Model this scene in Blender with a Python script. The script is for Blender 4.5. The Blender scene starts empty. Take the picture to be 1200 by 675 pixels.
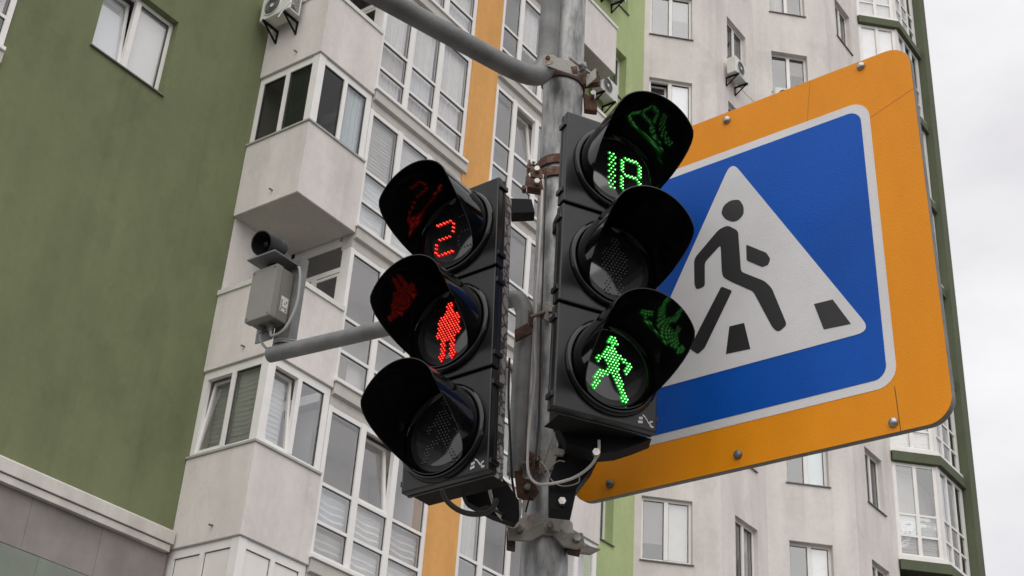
import bpy, bmesh, math, random
from mathutils import Vector, Matrix
random.seed(7)
sc = bpy.context.scene
COL = sc.collection
rad = math.radians

# ---------------------------------------------------------------- camera
F_PX, PITCH, ROLL = 1679.07, 0.528141, 0.0726914
CAM = Vector((0, 0, 1.6))
_f = Vector((0, math.cos(PITCH), math.sin(PITCH)))
_u = Vector((0, -math.sin(PITCH), math.cos(PITCH)))
_x = Vector((1, 0, 0))
CX = math.cos(ROLL) * _x + math.sin(ROLL) * _u
CU = -math.sin(ROLL) * _x + math.cos(ROLL) * _u
cam = bpy.data.cameras.new('camera')
cam.sensor_width = 36
cam.lens = 36 * F_PX / 1200
cam.clip_start = .05
cam.clip_end = 2000
cam.dof.use_dof = True
cam.dof.focus_distance = 3.3
cam.dof.aperture_fstop = 45
co = bpy.data.objects.new('camera', cam)
m = Matrix((CX, CU, -_f)).transposed().to_4x4()
m.translation = CAM
co.matrix_world = m
COL.objects.link(co)
sc.camera = co

# ---------------------------------------------------------------- world: overcast sky
SUN_AZ, SUN_EL = 182.0, 55.0         # azimuth clockwise from +Y
world = bpy.data.worlds.new('World')
sc.world = world
world.use_nodes = True
nt = world.node_tree
nt.nodes.clear()
wo = nt.nodes.new('ShaderNodeOutputWorld')
bg = nt.nodes.new('ShaderNodeBackground')
sky = nt.nodes.new('ShaderNodeTexSky')
sky.sky_type = 'NISHITA'
sky.sun_disc = False
sky.sun_elevation = rad(SUN_EL)
sky.sun_rotation = rad(SUN_AZ)
sky.dust_density = 4
tc = nt.nodes.new('ShaderNodeTexCoord')
mp = nt.nodes.new('ShaderNodeMapping')
mp.inputs['Scale'].default_value = (1, 1, 2.2)
nz = nt.nodes.new('ShaderNodeTexNoise')
nz.inputs['Scale'].default_value = 2.6
nz.inputs['Detail'].default_value = 7
nz.inputs['Roughness'].default_value = .55
rp = nt.nodes.new('ShaderNodeValToRGB')
rp.color_ramp.elements[0].position = .38
rp.color_ramp.elements[0].color = (7.5, 7.35, 7.6, 1)
rp.color_ramp.elements[1].position = .64
rp.color_ramp.elements[1].color = (9.5, 9.35, 9.45, 1)
mx = nt.nodes.new('ShaderNodeMix')
mx.data_type = 'RGBA'
mx.inputs[0].default_value = .93
nt.links.new(tc.outputs['Generated'], mp.inputs['Vector'])
nt.links.new(mp.outputs[0], nz.inputs['Vector'])
nt.links.new(nz.outputs['Fac'], rp.inputs['Fac'])
nt.links.new(sky.outputs[0], mx.inputs[6])
nt.links.new(rp.outputs[0], mx.inputs[7])
nt.links.new(mx.outputs[2], bg.inputs['Color'])
bg.inputs['Strength'].default_value = .081
nt.links.new(bg.outputs[0], wo.inputs['Surface'])

sun = bpy.data.lights.new('sun', 'SUN')
sun.energy = 1.5
sun.angle = rad(85)
sun.color = (1, .97, .93)
so = bpy.data.objects.new('sun', sun)
sd = Vector((math.sin(rad(SUN_AZ)) * math.cos(rad(SUN_EL)), math.cos(rad(SUN_AZ)) * math.cos(rad(SUN_EL)), math.sin(rad(SUN_EL))))
so.rotation_euler = sd.to_track_quat('Z', 'Y').to_euler()
so.location = (0, 0, 60)
COL.objects.link(so)

sc.view_settings.view_transform = 'Standard'
sc.view_settings.look = 'None'
sc.view_settings.exposure = 0.40
sc.view_settings.gamma = 1
sc.cycles.use_denoising = True
sc.cycles.max_bounces = 8
sc.cycles.transparent_max_bounces = 16
sc.cycles.sample_clamp_indirect = 4

# ---------------------------------------------------------------- materials
MATS = {}

def mat(name, color, rough=.6, metal=0.0, var=0.0, vscale=2.0, stretch=None, bump=0.0, bscale=200.0, color2=None,
        spec=.5, mixlo=.35, mixhi=.65, coat=0.0, detail=6):
    m = bpy.data.materials.new(name)
    m.use_nodes = True
    t = m.node_tree
    p = t.nodes['Principled BSDF']
    p.inputs['Roughness'].default_value = rough
    p.inputs['Metallic'].default_value = metal
    p.inputs['Specular IOR Level'].default_value = spec
    p.inputs['Coat Weight'].default_value = coat
    p.inputs['Base Color'].default_value = (*color, 1)
    g = t.nodes.new('ShaderNodeNewGeometry')
    if var or color2:
        n = t.nodes.new('ShaderNodeTexNoise')
        n.inputs['Scale'].default_value = vscale
        n.inputs['Detail'].default_value = detail
        n.inputs['Roughness'].default_value = .6
        if stretch:
            mpn = t.nodes.new('ShaderNodeMapping')
            mpn.inputs['Scale'].default_value = stretch
            t.links.new(g.outputs['Position'], mpn.inputs['Vector'])
            t.links.new(mpn.outputs[0], n.inputs['Vector'])
        else:
            t.links.new(g.outputs['Position'], n.inputs['Vector'])
        r = t.nodes.new('ShaderNodeValToRGB')
        r.color_ramp.elements[0].position = mixlo
        r.color_ramp.elements[1].position = mixhi
        c2 = color2 if color2 else tuple(c * (1 + var) for c in color)
        c1 = color if color2 else tuple(c * (1 - var) for c in color)
        r.color_ramp.elements[0].color = (*c1, 1)
        r.color_ramp.elements[1].color = (*c2, 1)
        t.links.new(n.outputs['Fac'], r.inputs['Fac'])
        t.links.new(r.outputs[0], p.inputs['Base Color'])
    if bump:
        n2 = t.nodes.new('ShaderNodeTexNoise')
        n2.inputs['Scale'].default_value = bscale
        n2.inputs['Detail'].default_value = 4
        t.links.new(g.outputs['Position'], n2.inputs['Vector'])
        b = t.nodes.new('ShaderNodeBump')
        b.inputs['Strength'].default_value = bump
        b.inputs['Distance'].default_value = .01
        t.links.new(n2.outputs['Fac'], b.inputs['Height'])
        t.links.new(b.outputs[0], p.inputs['Normal'])
    MATS[name] = m
    return m

def stucco(name, color, streak=.10, patch=.06):
    """painted plaster: broad uneven patches, faint vertical rain streaks, fine grain"""
    m = mat(name, color, rough=.9, spec=.2, bump=.25, bscale=55)
    t = m.node_tree
    p = t.nodes['Principled BSDF']
    g = t.nodes.new('ShaderNodeNewGeometry')
    outs = []
    for sc_, st, amp in ((.9, (1, 1, .8), patch), (1.3, (1.6, 1.6, .30), streak * .6), (9, (1, 1, .7), .045)):
        mpn = t.nodes.new('ShaderNodeMapping')
        mpn.inputs['Scale'].default_value = st
        n = t.nodes.new('ShaderNodeTexNoise')
        n.inputs['Scale'].default_value = sc_
        n.inputs['Detail'].default_value = 1 if st[2] < .5 else 4
        n.inputs['Roughness'].default_value = .55
        t.links.new(g.outputs['Position'], mpn.inputs['Vector'])
        t.links.new(mpn.outputs[0], n.inputs['Vector'])
        mr = t.nodes.new('ShaderNodeMapRange')
        mr.inputs['From Min'].default_value = .3
        mr.inputs['From Max'].default_value = .7
        mr.inputs['To Min'].default_value = 1 - amp
        mr.inputs['To Max'].default_value = 1 + amp * .6
        t.links.new(n.outputs['Fac'], mr.inputs['Value'])
        outs.append(mr.outputs[0])
    a = t.nodes.new('ShaderNodeMath'); a.operation = 'MULTIPLY'
    b = t.nodes.new('ShaderNodeMath'); b.operation = 'MULTIPLY'
    t.links.new(outs[0], a.inputs[0]); t.links.new(outs[1], a.inputs[1])
    t.links.new(a.outputs[0], b.inputs[0]); t.links.new(outs[2], b.inputs[1])
    last = b.outputs[0]
    for sc_, st, lo, hi, dark in ((1.0, (4.2, 4.2, .16), .56, .74, 1 - streak * .5), (1.0, (1.1, 1.1, .9), .55, .62, 1 - patch * .8), (1.0, (38, 38, 30), .50, .78, .90)):
        mpn = t.nodes.new('ShaderNodeMapping')
        mpn.inputs['Scale'].default_value = st
        mpn.inputs['Location'].default_value = (3.7, 1.3, 8.1)
        n = t.nodes.new('ShaderNodeTexNoise')
        n.inputs['Scale'].default_value = sc_
        n.inputs['Detail'].default_value = 5 if st[2] > .5 else 2
        t.links.new(g.outputs['Position'], mpn.inputs['Vector'])
        t.links.new(mpn.outputs[0], n.inputs['Vector'])
        mr = t.nodes.new('ShaderNodeMapRange')
        mr.interpolation_type = 'SMOOTHSTEP'
        mr.inputs['From Min'].default_value = lo
        mr.inputs['From Max'].default_value = hi
        mr.inputs['To Min'].default_value = 1
        mr.inputs['To Max'].default_value = dark
        t.links.new(n.outputs['Fac'], mr.inputs['Value'])
        k = t.nodes.new('ShaderNodeMath'); k.operation = 'MULTIPLY'
        t.links.new(last, k.inputs[0]); t.links.new(mr.outputs[0], k.inputs[1])
        last = k.outputs[0]
    v = t.nodes.new('ShaderNodeVectorMath'); v.operation = 'SCALE'
    v.inputs[0].default_value = color
    t.links.new(last, v.inputs['Scale'])
    t.links.new(v.outputs[0], p.inputs['Base Color'])
    return m

def emit(name, color, strength):
    m = bpy.data.materials.new(name)
    m.use_nodes = True
    t = m.node_tree
    t.nodes.clear()
    o = t.nodes.new('ShaderNodeOutputMaterial')
    e = t.nodes.new('ShaderNodeEmission')
    e.inputs['Color'].default_value = (*color, 1)
    ge = t.nodes.new('ShaderNodeNewGeometry'); ne = t.nodes.new('ShaderNodeTexNoise'); ne.inputs['Scale'].default_value = 110
    me_ = t.nodes.new('ShaderNodeMapRange'); me_.inputs['From Min'].default_value = .3; me_.inputs['From Max'].default_value = .7
    me_.inputs['To Min'].default_value = strength * .55; me_.inputs['To Max'].default_value = strength * 1.45
    t.links.new(ge.outputs['Position'], ne.inputs['Vector']); t.links.new(ne.outputs['Fac'], me_.inputs['Value']); t.links.new(me_.outputs[0], e.inputs['Strength'])
    t.links.new(e.outputs[0], o.inputs['Surface'])
    MATS[name] = m

def glass(name, tint=(.95, .955, .955), ior=2.5):
    m = bpy.data.materials.new(name)
    m.use_nodes = True
    t = m.node_tree
    t.nodes.clear()
    o = t.nodes.new('ShaderNodeOutputMaterial')
    tr = t.nodes.new('ShaderNodeBsdfTransparent')
    tr.inputs['Color'].default_value = (*tint, 1)
    gl = t.nodes.new('ShaderNodeBsdfGlossy')
    gl.inputs['Roughness'].default_value = .03
    gl.inputs['Color'].default_value = (.95, .96, .97, 1)
    fr = t.nodes.new('ShaderNodeFresnel')
    fr.inputs['IOR'].default_value = ior
    g = t.nodes.new('ShaderNodeNewGeometry')
    nz = t.nodes.new('ShaderNodeTexNoise')
    nz.inputs['Scale'].default_value = 2.5
    bp = t.nodes.new('ShaderNodeBump')
    bp.inputs['Strength'].default_value = .12
    bp.inputs['Distance'].default_value = .02
    t.links.new(g.outputs['Position'], nz.inputs['Vector'])
    t.links.new(nz.outputs['Fac'], bp.inputs['Height'])
    t.links.new(bp.outputs[0], gl.inputs['Normal'])
    bf = t.nodes.new('ShaderNodeMath'); bf.operation = 'SUBTRACT'; bf.inputs[0].default_value = 1
    t.links.new(g.outputs['Backfacing'], bf.inputs[1])
    ml = t.nodes.new('ShaderNodeMath'); ml.operation = 'MULTIPLY'
    t.links.new(fr.outputs[0], ml.inputs[0]); t.links.new(bf.outputs[0], ml.inputs[1])
    mxs = t.nodes.new('ShaderNodeMixShader')
    t.links.new(ml.outputs[0], mxs.inputs[0])
    t.links.new(tr.outputs[0], mxs.inputs[1])
    t.links.new(gl.outputs[0], mxs.inputs[2])
    t.links.new(mxs.outputs[0], o.inputs['Surface'])
    MATS[name] = m

stucco('green_plaster', (.172, .196, .103), streak=.10, patch=.10)
stucco('dark_green_plaster', (.112, .128, .080))
stucco('light_green_plaster', (.44, .52, .26), streak=.06)
stucco('white_plaster', (.72, .675, .64), streak=.13, patch=.07)
stucco('orange_plaster', (.71, .37, .125), streak=.05)
stucco('cornice_plaster', (.62, .585, .545), streak=.16, patch=.10)
stucco('slab_plaster', (.56, .53, .49), streak=.05, patch=.08)
mat('flashing', (.40, .40, .37), rough=.5, var=.12, vscale=6)
mat('cap_rail', (.66, .66, .60), rough=.5, var=.06, vscale=5)
mat('dark_flashing', (.16, .145, .125), rough=.5, var=.2, vscale=9)
mat('upvc', (.80, .78, .75), rough=.35, var=.035, vscale=3)
mat('upvc_panel', (.78, .75, .71), rough=.4, var=.03, vscale=2)
mat('gasket', (.05, .05, .05), rough=.6)
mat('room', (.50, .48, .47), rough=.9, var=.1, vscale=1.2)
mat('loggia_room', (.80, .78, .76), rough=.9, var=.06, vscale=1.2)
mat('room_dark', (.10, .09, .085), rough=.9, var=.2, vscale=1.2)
mat('curtain_white', (.78, .76, .74), rough=.9, var=.05, vscale=8)
mat('curtain_green', (.10, .13, .115), rough=.9, var=.15, vscale=5)
mat('blind_white', (.82, .81, .79), rough=.7, var=.04, vscale=4)
mat('white_reflection', (.92, .90, .87), rough=.6, var=.02, vscale=2)  # sky reflected in the green-wall window, put into a near-white colour
mat('blind_grey', (.36, .36, .33), rough=.7, var=.08, vscale=4)
mat('shade_grey', (.26, .24, .23), rough=.8, var=.05, vscale=4)
mat('blue_reflection', (.60, .68, .70), rough=.25, var=.06, vscale=1.5)  # light blue stands in for sky mirrored in a pane
glass('pane_glass')
glass('pane_blue', tint=(.93, .945, .955), ior=2.85)
glass('pane_grey', tint=(.90, .90, .90), ior=2.2)
glass('pane_dark', tint=(.6, .6, .6), ior=1.5)
mat('cladding', (.245, .220, .203), rough=.75, var=.14, vscale=1.6, bump=.15, bscale=40)
mat('cladding_green', (.20, .225, .185), rough=.75, var=.10, vscale=1.6, bump=.15, bscale=40)
mat('mortar', (.19, .17, .155), rough=.9)
mat('asphalt', (.06, .06, .06), rough=.95, var=.2, vscale=5, bump=.3, bscale=120)
mat('paving', (.30, .29, .27), rough=.9, var=.15, vscale=3, bump=.3, bscale=60)
mat('galvanised', (.135, .138, .138), rough=.5, metal=.3, color2=(.40, .40, .39), vscale=9, stretch=(4, 4, 1.1), bump=.12, bscale=120, mixlo=.36, mixhi=.64, detail=11)
mat('grey_pipe', (.125, .128, .126), rough=.55, metal=.15, color2=(.215, .218, .214), vscale=12, bump=.12, bscale=150, detail=9)
mat('pipe_paint', (.105, .107, .105), rough=.5, metal=.1, color2=(.185, .188, .185), vscale=11, bump=.1, bscale=150, detail=9)
mat('rust', (.085, .034, .018), rough=.85, color2=(.27, .21, .165), vscale=26, bump=.4, bscale=160, mixlo=.42, mixhi=.72)
mat('dark_rust', (.035, .018, .013), rough=.85, color2=(.13, .06, .035), vscale=38, bump=.4, bscale=160)
mat('clamp_steel', (.26, .245, .22), rough=.55, metal=.25, color2=(.24, .15, .09), vscale=30, bump=.25, bscale=160, mixlo=.55, mixhi=.72)
mat('clamp_rust', (.36, .31, .25), rough=.8, color2=(.20, .10, .05), vscale=60, mixlo=.45, mixhi=.6)
mat('bolt_steel', (.38, .37, .355), rough=.35, metal=.8, var=.2, vscale=60)
mat('bolt_dark', (.16, .15, .14), rough=.5, metal=.6, var=.3, vscale=60)
mat('black_plastic', (.0065, .0068, .0075), rough=.30, spec=.40, color2=(.014, .014, .0145), vscale=14, bump=.04, bscale=260, detail=10)
mat('black_gloss', (.0025, .0025, .0028), rough=.075, spec=.36, color2=(.006, .006, .0065), vscale=18, bump=.008, bscale=90, detail=10)
mat('black_rubber', (.012, .012, .012), rough=.6)
mat('black_bracket', (.005, .005, .0055), rough=.6, spec=.15)
mat('lens', (.012, .012, .012), rough=.07, spec=1.0, color2=(.026, .025, .025), vscale=30)
mat('led_off', (.16, .16, .155), rough=.3)
emit('led_red', (1, .006, .010), .42)
emit('led_red_core', (1, .085, .045), 2.2)
emit('led_green', (.015, .70, .05), .52)
emit('led_green_core', (.32, 1, .30), 3.0)
mat('cable_white', (.50, .47, .43), rough=.6, var=.1, vscale=20)
mat('cable_grey', (.30, .30, .29), rough=.5)
mat('box_grey', (.155, .147, .128), rough=.5, var=.08, vscale=12, bump=.05, bscale=200)
mat('box_lid', (.20, .188, .165), rough=.5, var=.05, vscale=10, bump=.05, bscale=200)
mat('horn_black', (.010, .010, .011), rough=.45, spec=.3)
mat('paper', (.62, .60, .56), rough=.7)
mat('ink', (.05, .05, .05), rough=.6)
mat('ac_white', (.66, .655, .62), rough=.45, var=.06, vscale=6)
mat('ac_shadow', (.06, .06, .06), rough=.6)
mat('mark_white', (.50, .50, .49), rough=.6)
mat('sign_orange', (.80, .282, .006), rough=.36, spec=.2, var=.075, vscale=4, stretch=(1, 1, .45), bump=.16, bscale=380)
mat('sign_blue', (.003, .082, .42), rough=.30, spec=.16, var=.09, vscale=3, bump=.14, bscale=380)
mat('sign_white', (.68, .67, .67), rough=.38, spec=.35, var=.05, vscale=5, bump=.14, bscale=380)
mat('film_edge', (.50, .15, .008), rough=.5)
mat('sign_black', (.014, .013, .014), rough=.45)
mat('aluminium', (.42, .42, .42), rough=.45, metal=.7, var=.15, vscale=20)
mat('panel_edge', (.15, .15, .148), rough=.5, metal=.3, var=.2, vscale=30)
mat('soil_dark', (.05, .045, .04), rough=.9)

# peeling paint and scratches on the rear edge of the left signal
pm = mat('scratched_paint', (.05, .05, .05), rough=.6)
t = pm.node_tree
g = t.nodes.new('ShaderNodeNewGeometry')
w1 = t.nodes.new('ShaderNodeTexVoronoi'); w1.feature = 'DISTANCE_TO_EDGE'
w1.inputs['Scale'].default_value = 42
nn = t.nodes.new('ShaderNodeTexNoise'); nn.inputs['Scale'].default_value = 30
mxv = t.nodes.new('ShaderNodeMix'); mxv.data_type = 'RGBA'; mxv.inputs[0].default_value = .045
rr = t.nodes.new('ShaderNodeValToRGB')
rr.color_ramp.elements[0].position = .05; rr.color_ramp.elements[0].color = (.05, .05, .05, 1)
rr.color_ramp.elements[1].position = .14; rr.color_ramp.elements[1].color = (.34, .33, .32, 1)
t.links.new(g.outputs['Position'], mxv.inputs[6]); t.links.new(g.outputs['Position'], nn.inputs['Vector'])
t.links.new(nn.outputs['Color'], mxv.inputs[7]); t.links.new(mxv.outputs[2], w1.inputs['Vector'])
t.links.new(w1.outputs['Distance'], rr.inputs['Fac']); t.links.new(rr.outputs[0], t.nodes['Principled BSDF'].inputs['Base Color'])

# ---------------------------------------------------------------- mesh helpers
class MB:
    def __init__(self):
        self.v = []; self.f = []
    def add(self, vs, fs):
        o = len(self.v)
        self.v += [tuple(p) for p in vs]
        self.f += [tuple(i + o for i in q) for q in fs]
        return self
    def box(self, a, b):
        x0, y0, z0 = a; x1, y1, z1 = b
        return self.add([(x0, y0, z0), (x1, y0, z0), (x1, y1, z0), (x0, y1, z0), (x0, y0, z1), (x1, y0, z1), (x1, y1, z1), (x0, y1, z1)],
                        [(0, 3, 2, 1), (4, 5, 6, 7), (0, 1, 5, 4), (1, 2, 6, 5), (2, 3, 7, 6), (3, 0, 4, 7)])
    def prism(self, poly, ext, fn=None):
        """poly: list of Vector; extruded by vector ext (poly counter-clockwise seen against ext gives outward faces)"""
        n = len(poly)
        P = [Vector(p) for p in poly]; e = Vector(ext)
        nrm = Vector((0, 0, 0))
        for i in range(n):
            nrm += P[i].cross(P[(i + 1) % n])
        if nrm.dot(e) > 0:
            P.reverse()
        return self.add([*P, *[p + e for p in P]],
                        [tuple(range(n)), tuple(range(2 * n - 1, n - 1, -1))] + [((i + 1) % n, i, n + i, n + (i + 1) % n) for i in range(n)])
    def tube(self, pts, r, seg=16, caps=True):
        pts = [Vector(p) for p in pts]
        n = len(pts)
        rs = r if isinstance(r, (list, tuple)) else [r] * n
        tan = [(pts[min(i + 1, n - 1)] - pts[max(i - 1, 0)]).normalized() for i in range(n)]
        a = Vector((0, 0, 1)) if abs(tan[0].z) < .9 else Vector((1, 0, 0))
        nx = tan[0].cross(a).normalized()
        V = []
        for i in range(n):
            nx = (nx - tan[i] * nx.dot(tan[i])).normalized()
            ny = tan[i].cross(nx)
            for k in range(seg):
                an = 2 * math.pi * k / seg
                V.append(pts[i] + nx * (rs[i] * math.cos(an)) + ny * (rs[i] * math.sin(an)))
        Fs = []
        for i in range(n - 1):
            for k in range(seg):
                k2 = (k + 1) % seg
                Fs.append((i * seg + k, i * seg + k2, (i + 1) * seg + k2, (i + 1) * seg + k))
        if caps:
            Fs.append(tuple(range(seg - 1, -1, -1)))
            Fs.append(tuple((n - 1) * seg + k for k in range(seg)))
        return self.add(V, Fs)
    def build(self, name, material, parent=None, smooth=None, bevel=0, loc=None, rotz=0, seg=2):
        if material == 'pane_glass': material = random.choice(('pane_glass', 'pane_glass', 'pane_blue', 'pane_grey'))
        me = bpy.data.meshes.new(name)
        me.from_pydata(self.v, [], self.f)
        me.validate()
        if bevel:
            bm = bmesh.new(); bm.from_mesh(me)
            bmesh.ops.remove_doubles(bm, verts=bm.verts, dist=1e-6)
            es = [e for e in bm.edges if len(e.link_faces) == 2 and e.calc_face_angle(0) > .6]
            bmesh.ops.bevel(bm, geom=es, offset=bevel, segments=seg, profile=.6, affect='EDGES', clamp_overlap=True)
            bm.to_mesh(me); bm.free()
        return link(name, me, material, parent, smooth, loc, rotz)

def link(name, me, material, parent=None, smooth=None, loc=None, rotz=0):
    if len(me.materials) == 0:
        me.materials.append(MATS[material])
    if smooth:
        me.shade_smooth()
        me.set_sharp_from_angle(angle=rad(smooth))
    o = bpy.data.objects.new(name, me)
    COL.objects.link(o)
    if parent:
        o.parent = parent
    if loc is not None:
        o.location = loc
    o.rotation_euler = (0, 0, rotz)
    return o

def empty(name, loc, rotz=0):
    o = bpy.data.objects.new(name, None)
    o.empty_display_size = .1
    COL.objects.link(o)
    o.location = loc
    o.rotation_euler = (0, 0, rotz)
    return o

def tag(o, label, cat, group=None, kind=None):
    o['label'] = label
    o['category'] = cat
    if group: o['group'] = group
    if kind: o['kind'] = kind
    return o

def spline(pts, n=8):
    P = [Vector(p) for p in pts]
    P = [P[0] * 2 - P[1]] + P + [P[-1] * 2 - P[-2]]
    out = []
    for i in range(1, len(P) - 2):
        for k in range(n):
            s = k / n
            a, b, c, d = P[i - 1], P[i], P[i + 1], P[i + 2]
            out.append(.5 * ((2 * b) + (c - a) * s + (2 * a - 5 * b + 4 * c - d) * s * s + (3 * b - a - 3 * c + d) * s ** 3))
    out.append(P[-2])
    return out

def ray(x, y):
    return _f + CX * ((x - 600) / F_PX) - CU * ((y - 337.5) / F_PX)

def at(x, y, D):
    """point seen at photo pixel (x, y) at the horizontal distance D from the camera"""
    d = ray(x, y)
    return CAM + d * (D / math.hypot(d.x, d.y))

# ================================================================ SETTING
g = MB().box((-300, -300, -.5), (300, 300, 0)).build('ground', 'asphalt'); g['kind'] = 'structure'
g = MB().box((-40, 1.9, -.2), (40, 11.0, .13)).build('pavement', 'paving', bevel=.02); g['kind'] = 'structure'

# ================================================================ APARTMENT BUILDING (local x along the facade, y inward)
AZ = 0.659255
B0 = Vector((20.2 * math.sin(rad(-10.47)), 20.2 * math.cos(rad(-10.47)), 0))
ROT = math.pi / 2 - AZ
bld = empty('apartment_building', B0, ROT)
tag(bld, 'tall green, white and orange apartment tower with glazed balconies behind the crossing', 'building')
ZB = [8.75 + 3 * k for k in range(-3, 12)]
def zb(k): return 8.75 + 3 * k
TOP = 41.75
WV = 1.5                                # green wall plane behind the balcony fronts

def wall(name, p0, dirdeg, L, z0, z1, holes, material, depth=.24, parent=bld, back=.3):
    """wall sheet with rectangular openings and their reveals; p0 local plan point, openings (s0,s1,za,zb)"""
    S = sorted({0, L, *[h[0] for h in holes], *[h[1] for h in holes]})
    Z = sorted({z0, z1, *[h[2] for h in holes], *[h[3] for h in holes]})
    mb = MB()
    for i in range(len(S) - 1):
        for j in range(len(Z) - 1):
            sm, zm = (S[i] + S[i + 1]) / 2, (Z[j] + Z[j + 1]) / 2
            if any(h[0] < sm < h[1] and h[2] < zm < h[3] for h in holes):
                continue
            mb.add([(S[i], 0, Z[j]), (S[i + 1], 0, Z[j]), (S[i + 1], 0, Z[j + 1]), (S[i], 0, Z[j + 1])], [(0, 1, 2, 3)])
    for a, b, c, d in holes:
        q = [(a, c), (b, c), (b, d), (a, d)]
        for i in range(4):
            (x0, y0), (x1, y1) = q[i], q[(i + 1) % 4]
            mb.add([(x0, 0, y0), (x1, 0, y1), (x1, depth, y1), (x0, depth, y0)], [(3, 2, 1, 0)])
    # closed back, so the wall is solid to light
    mb.add([(0, back + .02, z0), (L, back + .02, z0), (L, back + .02, z1), (0, back + .02, z1)], []) if False else None
    return mb.build(name, material, parent, loc=(p0[0], p0[1], 0), rotz=rad(dirdeg))

def curtain_mesh(x0, x1, z0, z1, y, amp=.018, waves=9, n=60):
    mb = MB()
    V = []
    ph = random.random() * 6
    for i in range(n + 1):
        s = i / n
        yy = y + amp * math.sin(s * waves * 6.283 + ph) + amp * .6 * math.sin(s * waves * 2.6 * 6.283 + ph * 2)
        V += [(x0 + (x1 - x0) * s, yy, z0), (x0 + (x1 - x0) * s, yy, z1)]
    mb.add(V, [(2 * i, 2 * i + 2, 2 * i + 3, 2 * i + 1) for i in range(n)])
    return mb

def blind_mesh(x0, x1, z0, z1, y, pitch=.075, sag=.012):
    mb = MB()
    z = z1
    while z - pitch > z0:
        j = random.uniform(-.006, .006)
        V = []
        for i in range(7):
            s = i / 6
            dz = -sag * math.sin(s * math.pi) + j + sag * .5 * math.sin(s * 9 + z * 7)
            x = x0 + (x1 - x0) * s
            V += [(x, y, z + dz), (x, y + .022, z - pitch * .55 + dz), (x, y + .004, z - pitch * .98 + dz)]
        mb.add(V, [(3 * i + k, 3 * i + k + 1, 3 * i + k + 4, 3 * i + k + 3) for i in range(6) for k in range(2)])
        z -= pitch
    return mb

def room_mesh(x0, x1, z0, z1, y0, y1):
    mb = MB()
    mb.add([(x0, y0, z0), (x1, y0, z0), (x1, y1, z0), (x0, y1, z0), (x0, y0, z1), (x1, y0, z1), (x1, y1, z1), (x0, y1, z1)],
           [(0, 1, 2, 3), (4, 7, 6, 5), (3, 2, 6, 7), (0, 3, 7, 4), (1, 5, 6, 2)])
    return mb

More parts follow.
